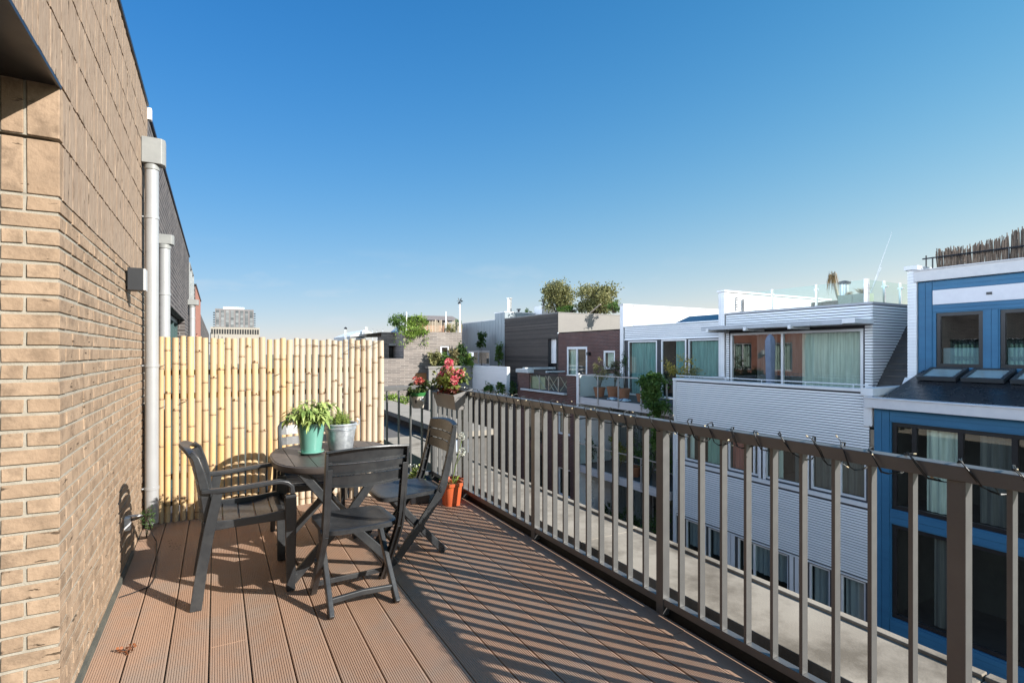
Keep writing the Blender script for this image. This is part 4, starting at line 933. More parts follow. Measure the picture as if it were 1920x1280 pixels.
y8 = Yx(1635, XU); big = H_(XU, 1370, 1619, -.32, Zx(1612, 616, XU))
ZR = 2.84
f = MB(); facade(f, 'x', XU, y8, 12.72, -.35, ZR, [big], .12); facade(f, 'y', y8, XU, 18.7, -.35, ZR); f.build('upper_wall', membrane, h)
f = MB(); bg = (big[0] - .05, big[1] + .05, big[2] - .1, big[3] + .05)
slats(f, 'x', XU, y8 + .001, 12.72, -.35, ZR - .05, .080, .023, .030, [bg]); slats(f, 'y', y8, XU - .02, 18.6, -.35, ZR - .05, .080, .023, .030); f.build('upper_cladding', whiteclad, h)
window(h, 'x', XU, *big, white, (.555,), inset=-.02, fw=.075, frame_d=.09, cur=[(curtain, .02, .42), (curtain_dark, .42, .56), (curtain_dark, .62, .8)], room=2.2)
f = MB(); f.box(XU - .035, 18.7, y8 - .035, 12.74, ZR - .045, ZR + .02); f.build('roof_edge', M('grey trim', (.42, .42, .44), rough=.5), h)
flat(h, bitumen, XU, 20, y8, 12.7, ZR + .024)
f = MB(); ya, yb_ = yR + .12, y8 - .005   # sloping metal roof beside the upper room
f.raw([(16.10, ya, .42), (16.10, yb_, .42), (18.45, yb_, 2.84), (18.45, ya, 2.84), (16.10, ya, -.35), (16.10, yb_, -.35), (18.45, ya, -.35)], [(0, 3, 2, 1), (4, 0, 1, 5), (0, 4, 6, 3)])
for k in range(14):
    a = k / 14; x, z = 16.10 + 2.35 * a, .42 + 2.42 * a; f.box(x - .01, x + .02, ya, yb_, z + .0, z + .022)
f.build('sloping_roof', M('dark metal roof', (.10, .095, .09), (.075, .07, .068), rough=.45, ns=3, metal=.3), h)
f = MB()   # tall party wall standing above both roofs
f.box(XU - .04, 22.5, 12.78, 13.03, -.35, 3.62); f.build('party_wall', white, h)
f = MB(); slats(f, 'y', 12.78, XU, 22.4, ZR + .03, 3.60, .080, .022, .026); slats(f, 'x', XU - .04, 12.76, 12.90, -.3, 3.60, .080, .022, .026); f.build('party_wall_cladding', whiteclad, h)
f = MB(); f.box(XU - .10, 22.6, 12.72, 13.06, 3.621, 3.68); f.build('party_wall_cap', white, h, bevel=.005)
vg = M('vent grey', (.3, .3, .3)); f = MB(); f.box(16.9, 16.95, 12.68, 12.74, ZR + .03, 3.4); f.build('downpipe', vg, h)
for k in range(6): f = MB(); f.box(16.55, 16.60, 12.68, 12.75, ZR + .15 + k * .085, ZR + .19 + k * .085); f.build('vent', vg, h)
f = MB(); y0, y1 = Yx(1608, 15.15), Yx(1318, 15.15)   # canopy over the terrace window
f.box(15.10, 15.97, y0 + .35, y1, 2.27, 2.33); f.box(15.05, 15.10, y0 + .35, y1, 2.22, 2.36); f.build('canopy', M('canopy grey', (.45, .47, .50), (.36, .38, .40), rough=.5, ns=2), h)
f = MB(); f.box(15.02, 15.97, y0, y0 + .345, 2.24, 2.37); f.build('canopy_end', white, h, bevel=.004)
for u in (1326, 1396, 1480): y = Yx(u, 15.02); f = MB(); f.box(15.0, 15.97, y - .05, y + .05, 2.15, 2.268); f.build('canopy_bracket', white, h, bevel=.004)
shell(h, whiteclad, XL + .21, 20, yR, yL, -9.3, -.36)
local(h, (15, 9.7, -9.3))
o = thing('closed_parasol', 'tall closed parasol in blue grey cloth before the broad terrace window', 'parasol', (15.0, Yx(1444, 15.0), -.35))
f = MB(); pr = [(.05, .30), (.105, .34), (.115, .8), (.12, 1.4), (.135, 1.9), (.13, 2.15), (.09, 2.28), (.02, 2.36)]; N = 20; vs = []
for r_, z in pr:
    for k in range(N): a = 2 * math.pi * k / N; q = r_ * (1 + .16 * math.sin(a * 5 + z * .8)); vs.append((q * math.cos(a), q * math.sin(a), z))
f.raw(vs, [(i * N + k, i * N + (k + 1) % N, (i + 1) * N + (k + 1) % N, (i + 1) * N + k) for i in range(len(pr) - 1) for k in range(N)]); f.build('cover', M('blue grey cloth', (.19, .23, .30), (.15, .18, .25), rough=.9, ns=3), o, smooth=True, auto=80)
f = MB(); f.tube([(0, 0, 0), (0, 0, .34)], .025, 10); f.box(-.22, .22, -.22, .22, 0, .06); f.build('stand', M('stand', (.2, .2, .2)), o)
# roof balustrade and what stands on the roof
o = thing('glass_balustrade', 'clear glass roof balustrade with steel posts above the broad terrace window', 'balustrade', (16.15, 10, ZR)); Xb = 16.15; yc = Yx(1625, Xb)
pts = [(Xb, Yx(u, Xb)) for u in (1400, 1448, 1531)] + [(Xb, yc)] + [(Xy(u, yc), yc) for u in (1658, 1688)] + [(18.55, yc)]
for i, (x, y) in enumerate(pts[1:-1]):
    f = MB(); r_ = .028 if i != 2 else .05; f.box(x - r_, x + r_, y - r_, y + r_, ZR + .02, ZR + .70); f.box(x - .02, x + .10 if i > 2 else x + .02, y - .07, y + .07, ZR + .52, ZR + .56); f.build('post', alu, o)
for (xa, y0), (xb, y1) in zip(pts, pts[1:]):
    f = MB(); f.face([(xa, y0, ZR + .04), (xb, y1, ZR + .04), (xb, y1, ZR + .68), (xa, y0, ZR + .68)]); f.build('glass_panel', glasspale, o)
local(o, (16.15, 10, ZR))
xp, yp = 16.9, 9.6
o = thing('wilted_palm', 'wilted leaning palm with drooping brown crown on the white roof', 'palm', (Xb + .75, Yx(1579, Xb + .75), ZR + .02))
f = MB(); f.tube([(0, 0, 0), (-.08, .10, .35), (-.13, .17, .75), (-.15, .20, 1.0)], [.05, .045, .04, .03], 8); f.build('trunk', M('palm trunk', (.42, .33, .2), (.3, .23, .14), rough=.9), o)
f = MB()
for i in range(70):
    a = random.uniform(0, 6.28); c = Vector((-.15, .2, random.uniform(.85, 1.02))); m = c + Vector((math.cos(a) * .10, math.sin(a) * .10, .10 * random.random())); e = c + Vector((math.cos(a) * .17, math.sin(a) * .17, -random.uniform(.1, .55)))
    f.strap([c, m, e], [.012, .016, .004], [.002] * 3, (math.sin(a), -math.cos(a), 0), random.random())
f.build('frond', leafmat('dry frond', (.12, .09, .03), (.45, .27, .10)), o)
o = thing('roof_planter', 'pair of beige planter boxes with dry grass behind the roof glass', 'planter', (Xb + .4, Yx(1604, Xb + .4), ZR + .02))
for s in (-1, 1):
    f = MB(); f.box(-.18, .18, s * .21 - .205, s * .21 + .205, 0, .30); f.build('planter_box', M('beige planter', (.48, .44, .34), (.42, .38, .3), rough=.8), o, bevel=.008)
f = MB()
for i in range(260):
    s = random.choice((-1, 1, 1)); a = random.uniform(0, 6.28); b0 = Vector((0, -s * .2 + random.gauss(0, .05), .29)); h_ = random.uniform(.12, .35) * (1.2 if s > 0 else .7); f.leaf(b0, (math.cos(a) * .6, math.sin(a) * .6, 1), h_, .012, .3, random.random())
f.build('dry_grass', leafmat('dry grass', (.20, .14, .06), (.50, .38, .20)), o)
o = thing('roof_flue', 'wide steel flue with flat cap standing beside the wilted palm', 'flue', (Xb + 1.6, Yx(1583, Xb + 1.6), ZR + .02))
f = MB(); f.lathe([(.13, 0), (.13, .78)], n=20); f.build('pipe', alu, o, smooth=True); f = MB(); f.lathe([(.19, .80), (.19, .86), (.05, .9)], n=20); f.build('cap', blackmat, o)
o = thing('roof_bench', 'low timber edging box lying on the white roof behind the glass', 'bench', (Xb + 1.1, Yx(1562, Xb + 1.1), ZR + .02)); f = MB(); f.box(-.2, .2, -.7, .6, 0, .22); f.build('seat_box', M('weathered wood', (.28, .20, .13), (.2, .15, .1), rough=.9), o, bevel=.01)
f = MB(); xa = 17.6; ya = Yx(1633, xa); f.tube([(xa, ya, 3.3), (xa, ya - .35, 4.35), (xa, Yx(1673, xa), 5.05)], [.012, .007, .003], 6); f.tube([(xa, ya, 3.3), (xa, ya - .3, 4.05)], .008, 6); f.tube([(xa, ya, ZR), (xa, ya, 3.32)], .015, 6)
tag(f.build('antenna', alu), 'thin leaning whip antenna rising from the white house roof', 'antenna')
# ---- blue house
bh = thing('blue_house', 'blue timber clad house with black window frames and skylights', 'house', (15, 3.5, -9.3)); yb1 = 6.62; XB = 15.6
wl = [H_(XL, 1671, 2150, -2.14, -.15), H_(XL, 1671, 2150, -4.62, -2.48), H_(XL, 1671, 2150, -8.2, -5.4)]
f = MB(); facade(f, 'x', XL, 0, yb1, -9.3, .14, wl, .2); f.build('wall', blueclad, bh)
f = MB(); ey = Yx(1668, XL); slats(f, 'x', XL, ey, yb1 - .005, -9.2, .12, .13, .008, .02, vert=True, jit=.003)
for z0, z1 in ((-.12, .12), (-2.45, -2.17), (-5.35, -4.66)): slats(f, 'x', XL, 0, ey - .01, z0, z1, .12, .006, .018, jit=.003)
f.build('cladding', blueclad, bh)
for i, q in enumerate(wl): window(bh, 'x', XL, *q, blackmat, (.20, .44, .665, .885) if i == 0 else (.2, .44, .66, .90), inset=.04, fw=.09, frame_d=.08, cur=[(curtain, .70, .86), (curtain_dark, .45, .6)] if i == 0 else [(curtain_dark, .75, .82)], room=2.0)
f = MB(); f.box(XL - .22, XL + .25, -.5, yb1 + .10, .155, .37); f.box(XL - .25, XL + .0, -.5, yb1 + .12, .371, .40); f.build('cornice', M('pale panel', (.66, .65, .66), (.60, .60, .62), rough=.6), bh, bevel=.004)
f = MB(); f.raw([(XL + .02, 0, .36), (XL + .02, yb1 - .12, .36), (XB, yb1 - .12, 1.00), (XB, 0, 1.00)], [(0, 3, 2, 1)]); f.build('lean_to_roof', M('black roofing', (.012, .013, .016), (.02, .02, .022), rough=.28, ns=2), bh)
wu = [H_(XB, 1755, 1843, 1.08, 2.42), H_(XB, 1875, 1985, 1.08, 2.42), H_(XB, 2020, 2160, 1.08, 2.42)]
f = MB(); facade(f, 'x', XB, 0, yb1, .4, 3.22, wu, .2); f.build('upper_wall', blueclad, bh)
f = MB(); eu = Yx(1748, XB)
slats(f, 'x', XB, eu, yb1 - .02, .70, 3.2, .115, .008, .02, vert=True, jit=.003); slats(f, 'x', XB, 0, eu - .01, 3.0, 3.2, .10, .006, .018); slats(f, 'x', XB, 0, eu - .01, 2.45, 2.62, .085, .006, .018)
slats(f, 'x', XB, Yx(1872, XB), Yx(1846, XB), 1.05, 2.44, .105, .007, .02, vert=True); slats(f, 'x', XB, Yx(2015, XB), Yx(1989, XB), 1.05, 2.44, .105, .007, .02, vert=True); f.build('upper_cladding', blueclad, bh)
f = MB(); f.box(XB - .03, XB, 0, eu - .02, 2.63, 2.985); f.build('white_band', M('pale band', (.72, .71, .74), (.68, .67, .70), rough=.6), bh)
f = MB(); y = Yx(1856, XB); f.box(XB - .05, XB - .031, y - .05, y + .05, 2.78, 2.84); f.build('vent', blackmat, bh)
for q in wu: window(bh, 'x', XB, *q, blackmat, (), inset=.02, fw=.085, frame_d=.08, cur=[(blind, 0, 1)] if False else None, room=2.5)
for q in wu:
    f = MB(); f.face([(XB + .13, q[0] + .1, 1.15), (XB + .13, q[1] - .1, 1.15), (XB + .13, q[1] - .1, 1.55), (XB + .13, q[0] + .1, 1.55)]); f.build('frosted_film', M('frosted film', (.16, .22, .25), rough=.5), bh)
f = MB(); f.box(XB - .12, XB + .3, 0, yb1 + .05, 3.23, 3.50); f.box(XB - .15, XB + .3, 0, yb1 + .06, 3.501, 3.53); f.build('upper_cornice', M('pale panel 2', (.64, .62, .61), (.58, .57, .57), rough=.6), bh, bevel=.004)
flat(bh, bitumen, XB, 20, 0, yb1, 3.48); shell(bh, redbrick, XL + .21, 20, 0, yb1, -9.3, .14)
f = MB(); f.face([(XB + .2, 0, .3), (XB + .2, 0, 3.4), (20, 0, 3.4), (20, 0, .3)]); f.face([(20, 0, .3), (20, 0, 3.4), (20, yb1, 3.4), (20, yb1, .3)]); f.build('side_wall', redbrick, bh)
# skylights on the lean-to
dn = Vector((XB - XL - .02, 0, .64)).normalized(); nn = Vector((-dn.z, 0, dn.x))
for (u0, u1) in ((1726, 1806), (1808, 1896), (1900, 2000), (2006, 2120)):
    y0, y1 = Yx(u1, 15.2), Yx(u0 + 8, 15.2) ; base = Vector((XL + .02, 0, .36))
    def Q(y, s_, up): return base + dn * s_ + nn * up + Vector((0, y, 0))
    f = MB(); S0, S1 = 1.35, 2.1
    for ya, yb_, sa, sb in ((y0, y0 + .07, S0, S1), (y1 - .07, y1, S0, S1), (y0 + .07, y1 - .07, S0, S0 + .07), (y0 + .07, y1 - .07, S1 - .07, S1)):
        f.raw([Q(ya, sa, .02), Q(yb_, sa, .02), Q(yb_, sb, .02), Q(ya, sb, .02), Q(ya, sa, .11), Q(yb_, sa, .11), Q(yb_, sb, .11), Q(ya, sb, .11)], [(3, 2, 1, 0), (4, 5, 6, 7), (0, 1, 5, 4), (1, 2, 6, 5), (2, 3, 7, 6), (3, 0, 4, 7)])
    s_ = f.build('skylight', M('graphite frame', (.045, .05, .055), rough=.4) if u0 == 1726 else bpy.data.materials['graphite frame'], bh)
    f = MB(); f.face([Q(y0 + .07, S0 + .07, .085), Q(y1 - .07, S0 + .07, .085), Q(y1 - .07, S1 - .07, .085), Q(y0 + .07, S1 - .07, .085)]); f.build('pane', M('skylight pane', (.30, .40, .41), (.38, .46, .46), rough=.12, ns=1, coat=.5) if u0 == 1726 else bpy.data.materials['skylight pane'], s_)
f = MB(); p0, p1 = yb1 + .01, yb1 + .21; f.box(XB - .04, 21, p0, p1, .62, 3.55); f.build('party_wall', white, bh)
f = MB(); slats(f, 'x', XB - .04, p0, p1 - .0, .80, 3.53, .078, .018, .024); slats(f, 'y', p0, XB, 20.9, 3.56, 3.561, .078, .01, .01) if False else None; f.build('party_wall_cladding', whiteclad, bh)
f = MB(); f.box(XB - .12, 21, p0 - .05, p1 + .06, 3.551, 3.65); f.box(XL - .08, XB - .05, p0 - .02, p1 + .05, .42, .60); f.box(XL - .05, XB, p0 + .02, p1, -.3, .419); f.raw([(XB - .30, p0 - .03, .601), (XB - .30, p1 + .03, .601), (XB - .06, p1 + .03, .601), (XB - .06, p0 - .03, .601), (XB - .20, p0, .80), (XB - .20, p1, .80), (XB - .065, p1, .80), (XB - .065, p0, .80)], [(4, 5, 6, 7), (0, 4, 7, 3), (0, 1, 5, 4), (1, 2, 6, 5), (2, 3, 7, 6)]); f.build('gutter_cap', white, bh, bevel=.006)
local(bh, (15, 3.5, -9.3))
o = thing('reed_screen', 'ragged brown reed screen tied along the blue house roof', 'screen', (16.2, 4.5, 3.5)); f = MB(); XS = 16.2; y = Yx(1757, XS)
def topz(y_):
    u = 960 + 986 * ((y_ * -0) + 0)
    return 0
ry = y; 
while ry > 2.2:
    q = (y - ry); hh = .56 + .03 * q if q < 1.0 else .60 + .16 * min(1, (q - 1.0) / .6); hh += random.uniform(-.09, .06) + .03 * math.sin(q * 9)
    f.bar((random.uniform(-.03, .03), ry - 4.5, .0), (random.uniform(-.04, .04), ry - 4.5 + random.gauss(0, .022), hh), .017, .010, t=random.random(), up=(1, 0, 0)); ry -= random.uniform(.006, .012)
f.build('reeds', M('dry reed', (.25, .18, .13), (.06, .048, .04), rough=.95, ns=12, tone=.8), o)
f = MB(); y1 = Yx(1740, XS); f.tube([(-.1, y1 - 4.5 + .08, .38), (-.1, -2.4, .38)], .018, 8)
for u in (1740, 1752, 1895): f.tube([(-.1, Yx(u, XS) - 4.5, 0), (-.1, Yx(u, XS) - 4.5, .40 if u > 1745 else .46)], .018, 6)
f.build('support_rail', blackmat, o)
f = MB(); bush(f, (.05, y - .45 - 4.5, .25), (.06, .35, .18), 160, .05, .03, 8); f.build('creeper', g_olive, o)
# ---- second white house (set back behind its balcony)
h = thing('white_house', 'white house with teal curtained glass wall behind a leafy glass balcony', 'house', (15, 15.6, -9.3), 0, GW)
ya, yb_ = 13.03, 18.15; zt = Zx(1230, 638, XU); zf = -.43
hs = [H_(XU, 1178, 1232, zf, zt), H_(XU, 1240, 1287, zf, zt + .03), H_(XU, 1291, 1351, zf, zt)]
f = MB(); facade(f, 'x', XU, ya, yb_, zf, 2.60, hs, .1); f.build('upper_wall', membrane, h)
f = MB(); slats(f, 'x', XU, ya, yb_ - .05, zt + .07, 2.56, .080, .020, .028); f.build('cladding', whiteclad, h)
f = MB(); f.box(XU - .03, XU + .1, ya, yb_, 2.565, 2.62); f.box(XU - .05, XU, ya, yb_, zt + .035, zt + .068); f.build('trim', whiteclad, h)
f = MB(); y = Yx(1288, XU); 
window(h, 'x', XU, *hs[0], white, (), inset=-.01, fw=.06, cur=[(curtain_teal, 0, 1)]); window(h, 'x', XU, *hs[1], white, (), inset=-.01, fw=.07, cur=[(curtain_teal, 0, .5)]); window(h, 'x', XU, *hs[2], white, (), inset=-.01, fw=.05, cur=[(curtain_teal, 0, 1)])
flat(h, bitumen, XU, 22, ya, yb_, 2.60)
f = MB(); f.raw([(XU + .5, 13.3, 2.66), (XU + .5, 15.6, 2.66), (XU + 1.3, 15.6, 2.95), (XU + 1.3, 13.3, 2.95)], [(0, 3, 2, 1)]); f.build('solar_panel', M('solar', (.02, .03, .06), rough=.15), h)
f = MB(); f.box(XU - .06, 24, 18.16, 18.38, -9.3, 3.56); f.build('party_wall', white, h); f = MB(); f.box(XU - .10, 24, 18.12, 18.42, 3.561, 3.62); f.box(16.55, 16.60, 18.135, 18.159, 2.63, 3.55); f.build('party_wall_cap', M('grey cap', (.6, .6, .61)), h)
pde = M('pale deck edge', (.62, .59, .58), (.50, .48, .48), rough=.8, ns=2, nst=(1, .3, 14))
for xx_, z0, z1 in ((XU, -.73, -.45), (15.2, -3.62, -3.32), (15.2, -6.5, -6.2)): f = MB(); f.box(XL - .06, xx_, ya, yb_, z0, z1); f.build('balcony_slab', pde, h); f = MB(); f.box(XL + .03, xx_ - .02, ya + .02, yb_ - .04, z1 + .002, z1 + .012); f.build('balcony_floor', M('balcony floor %d' % int(-z1 * 9), (.10, .095, .09), (.07, .066, .063), rough=.85), h)
hl = [(ya + .2 + k * 1.25, ya + 1.35 + k * 1.25, z, z + 2.3) for k in range(4) for z in (-3.25, -6.1)]
f = MB(); facade(f, 'x', 15.2, ya, yb_, -9.3, -.73, hl, .1); f.build('lower_wall', M('dark panel', (.06, .06, .058), (.09, .085, .08), rough=.7), h)
for q in hl: window(h, 'x', 15.2, *q, alu, (), inset=.02, fw=.05, cur=curtain_dark, room=.8)
f = MB(); slats(f, 'y', yb_ - .0, XL, 15.2, -9, -.75, .10, .014, .02); f.box(XL, 15.2, yb_, yb_ + .02, -9, -.75); f.build('side_cladding', whiteclad, h)
f = MB(); f.box(XL, 16, yb_ - .03, yb_ + .005, -.45, .5); f.box(XL - .08, XL, yb_ - .05, yb_ + .12, -9.3, .56); f.build('side_screen', white, h)
def balustrade(label, x, y0, y1, zb, zr, n):
    o = thing('glass_balustrade', label, 'balustrade', (x, (y0 + y1) / 2, zb), 0, 'balcony balustrades of the leafy white house'); m = (y0 + y1) / 2
    f = MB(); f.box(-.02, .02, y0 - m, y1 - m, zr - zb - .04, zr - zb); f.build('handrail', alu, o)
    for k in range(n + 1): y = y0 - m + (y1 - y0) * k / n; f = MB(); f.box(-.022, .022, y - .022, y + .022, -.25, zr - zb - .041); f.build('post', alu, o)
    for k in range(n): f = MB(); a = y0 - m + (y1 - y0) * k / n; b_ = y0 - m + (y1 - y0) * (k + 1) / n; f.face([(0, a + .03, .03), (0, b_ - .03, .03), (0, b_ - .03, zr - zb - .06), (0, a + .03, zr - zb - .06)]); f.build('glass_panel', glassclear, o)
balustrade('upper glass balcony balustrade with steel handrail below the teal curtains', XL - .08, ya + .05, yb_ - .1, -.43, .52, 4)
balustrade('lower glass balcony balustrade seen between the deck railing bars', XL - .08, ya + .05, yb_ - .1, -3.30, -2.38, 4)
local(h, (15, 15.6, -9.3))
# plants on that balcony
def pot(c, r_, hh, label, group, mat=None):
    o = thing('plant_pot', label, 'pot', c, 0, group); f = MB(); f.lathe([(r_ * .72, 0), (r_, hh * .86), (r_ * 1.08, hh * .87), (r_ * 1.08, hh), (r_ * .9, hh), (r_ * .9, hh * .85), (0, hh * .85)], n=20); f.build('body', mat or terracotta, o, smooth=True, auto=40)
    f = MB(); f.lathe([(r_ * .89, hh * .86), (0, hh * .87)], n=14); f.build('soil', soil, o); return o
GP = 'terracotta pots on the leafy balcony'
Xp = 14.1
for u, r_, hh, lb in ((1124, .24, .42, 'terracotta pot under the olive bush, left of the cushions'), (1150, .26, .50, 'large terracotta pot at the middle of the leafy balcony'), (1170, .24, .46, 'terracotta pot just right of the middle pot on the balcony'), (1203, .20, .32, 'low terracotta pot at the foot of the green climber')): pot((Xp, Yx(u, Xp), -.449), r_, hh, lb, GP)
plantthing('olive_bush', 'pale yellow olive bush on the left of the glass balcony', 'bush', (Xp, Yx(1124, Xp), .72), (.35, .42, .55), 900, .09, leafmat('pale olive leaf', (.12, .12, .04), (.42, .36, .15)), 6, W=.03, base=(Xp, Yx(1124, Xp), -.05))
plantthing('dark_bush', 'dark spiky bush beside the pale olive bush on the balcony', 'bush', (Xp, Yx(1152, Xp), .70), (.32, .42, .50), 800, .10, leafmat('dark olive leaf', (.03, .04, .015), (.14, .13, .06)), 6, W=.03, base=(Xp, Yx(1152, Xp), .0))
plantthing('slender_shrub', 'thin dark shrub with sparse twigs against the white pilaster', 'shrub', (15.2, Yx(1171, 15.2), 1.1), (.15, .22, .7), 260, .09, g_dark, 4, W=.04, base=(15.2, Yx(1171, 15.2), -.45))
vine = thing('climbing_plant', 'dense dark green climber spilling over the glass balcony beside the ribbed wall', 'climber', (13.5, Yx(1228, 13.5), -.4)); yv = Yx(1228, 13.4); f = MB()
for c, r_, n in (((13.35, 0, .42), (.40, .72, .42), 2000), ((13.3, -.05, -.25), (.35, .55, .45), 1500), ((13.3, -.12, -.9), (.22, .28, .45), 800), ((13.4, .3, .1), (.3, .45, .4), 700), ((13.35, -.1, -1.6), (.2, .25, .5), 500)): bush(f, (c[0] - 13.5, c[1] + yv - Yx(1228, 13.5), c[2] + .4), r_, n, .12, .075, 16, up=0)
f.build('foliage', g_mid, vine)
f = MB(); f.tube([(0, 0, -.05), (-.1, .05, .4), (-.12, 0, .9)], [.03, .025, .01], 6); f.tube([(-.1, 0, .3), (-.16, -.1, -.6), (-.15, -.1, -1.5)], [.02, .015, .01], 6); f.build('stem', bark, vine)
plantthing('golden_shrub', 'airy golden leaved shrub rising above the climber in front of the door', 'shrub', (14.6, Yx(1275, 14.6), .95), (.3, .75, .38), 420, .12, leafmat('golden leaf', (.20, .20, .04), (.55, .42, .10)), 7, W=.05, base=(14.6, Yx(1270, 14.6), -.45), clumps=9)
plantthing('leafy_shrub', 'thin green leafy shrub low before the right teal window', 'shrub', (14.5, Yx(1300, 14.5), .75), (.25, .55, .22), 300, .10, g_olive, 4, W=.035, base=(14.5, Yx(1300, 14.5), -.45), clumps=9)
for i, (u, z, lb) in enumerate(((1148, -.40, 'left blue and white cushion lying on the balcony floor'), (1170, -.40, 'right blue and white cushion lying on the balcony floor'))):
    f = MB(); vs = []; N = 16; y = Yx(u, 13.62)
    for r_, dz in ((0, .07), (.5, .066), (.85, .03), (1, 0), (.85, -.03), (0, -.045)):
        for k in range(N): a, b_ = sup(2 * math.pi * k / N, .20 * r_, .24 * r_, .6); vs.append((13.66 + a, y + b_, z + dz))
    f.raw(vs, [(a * N + k, a * N + (k + 1) % N, (a + 1) * N + (k + 1) % N, (a + 1) * N + k) for a in range(5) for k in range(N)]); tag(f.build('cushion', M('cushion cloth', (.60, .66, .74), (.03, .06, .15), rough=.9, ns=9, nlo=.5, nhi=.53), smooth=True, auto=80), lb, 'cushion', 'cushions on the leafy balcony')
k = 0
for u, z, r_, mt, lb in ((1105, -2.6, .4, g_dark, 'dark shrub in the left corner of the lower balcony'), (1160, -2.4, .5, leafmat('yellow green', (.08, .12, .02), (.35, .34, .06)), 'yellow green shrub in the middle of the lower balcony'), (1215, -2.2, .75, g_mid, 'tall green shrub under the climber on the lower balcony'), (1248, -2.5, .5, g_mid, 'green shrub at the right end of the lower balcony'),
                         (1175, -5.2, .55, g_dark, 'dark shrub on the bottom balcony between two railing bars'), (1235, -5.2, .95, g_mid, 'big green shrub at the right of the bottom balcony'), (1135, -5.3, .5, g_dark, 'dark shrub at the left of the bottom balcony')):
    plantthing('balcony_shrub', lb, 'shrub', (14.0, Yx(u, 14.0), z), (r_ * .6, r_, r_ * 1.2), int(700 * r_ + 250), .11, mt, 4, W=.05, group='shrubs on the lower balconies', base=(14.0, Yx(u, 14.0), -3.32 if z > -4 else -6.2))
pot((14.0, Yx(1190, 14.0), -3.319), .24, .4, 'terracotta pot on the lower balcony behind the railing', 'pots on the lower balcony')
# ---- brick house
h = thing('brick_house', 'red brown brick house with white door and low glass screened terrace', 'house', (15, 21, -9.3)); ya, yb_ = 18.40, 23.45
nt_ = H_(XL, 992, 1063, -.36, .60)
wn = [H_(XL, 1045, 1069, -2.24, -.95), H_(XL, 1045, 1069, -5.0, -3.72), H_(XL, 985, 1020, -2.9, -1.1), H_(XL, 985, 1020, -5.2, -3.4)]
f = MB(); facade(f, 'x', XL, ya, yb_, -9.3, .42, wn + [nt_], .22); f.build('wall', redbrick, h)
f = MB(); f.box(XL + .22, XL + .24, ya, nt_[0], -.4, .419); f.box(XL + .22, XL + .24, nt_[1], yb_, -.4, .419); f.build('parapet_back', redbrick, h)
f = MB(); f.box(XL - .05, XL + .28, nt_[1] + .0, yb_ + .1, .421, .60); f.box(XL - .04, XL + .26, ya, nt_[0], .421, .46); f.box(XL - .16, XL + .02, nt_[0] - .02, nt_[1] + .6, -.44, -.362)
f.box(XL + .3, XL + 2.2, 23.2, 23.45, .55, .66); f.box(XL + 1.0, XL + 2.1, 22.2, 22.35, .42, .50); f.build('coping', M('weathered white', (.60, .62, .62), (.45, .48, .48), rough=.8, ns=3), h)
for q, c in zip(wn, (curtain, curtain_dark, curtain_dark, curtain_dark)): window(h, 'x', XL, *q, white if q[1] - q[0] < 1.6 else blackmat, (.5,), inset=.06, fw=.08, cur=c, curspan=(.6, 1))
zt2 = Zx(1080, 650, XU); dr = H_(XU, 1063, 1101, -.36, zt2); ws = H_(XU, 1131, 1153, Zx(1142, 692, XU), Zx(1142, 657, XU))
f = MB(); facade(f, 'x', XU, ya, 23.40, -.4, 2.50, [dr, ws], .1); f.build('upper_wall', redbrick, h)
window(h, 'x', XU, *dr, white, (.5,), inset=.0, fw=.12, cur=[(curtain, .62, 1)], name='door'); window(h, 'x', XU, *ws, white, (), inset=.02, fw=.10, cur=curtain)
flat(h, bitumen, XL + .2, XU, ya, yb_, -.37, 'terrace_floor'); flat(h, bitumen, XU, 23, ya, 23.4, 2.5); shell(h, redbrick, XL + .25, 23, ya, yb_, -9.3, -.4)
f = MB(); y = Yx(1106, XU); f.box(XU - .16, XU, y - .08, y + .08, Zx(1106, 664, XU) - .05, Zx(1106, 664, XU) + .1); f.build('wall_lamp', blackmat, h)
local(h, (15, 21, -9.3))
o = thing('terrace_screen', 'clear screen with crossed wooden laths set in the brick parapet', 'screen', (XL + .1, (nt_[0] + nt_[1]) / 2, -.36)); m = (nt_[0] + nt_[1]) / 2
f = MB(); f.face([(0, nt_[0] - m, .03), (0, nt_[1] - m, .03), (0, nt_[1] - m, .70), (0, nt_[0] - m, .70)]); f.build('glass_panel', glasspale, o)
f = MB(); L = nt_[1] - nt_[0]
f.box(.05, .06, L * .12, L * .5, .02, .62); f.build('reed_mat', M('beige mat', (.46, .40, .26), (.40, .34, .22), rough=.9), o)
f = MB()
for a, b_ in ((-.5, -.28), (-.28, -.5), (-.22, 0), (0, -.22), (-.12, .1), (.08, .35)): f.bar((.03, L * a, .04), (.03, L * b_, .68), .02, .03, up=(1, 0, 0))
for a in (-.5, -.25, 0, .25, .5): f.box(-.02, .02, L * a - .02, L * a + .02, -.04, .70)
f.build('lath', M('lath wood', (.45, .25, .15), (.5, .5, .45), rough=.8, ns=1.5), o)
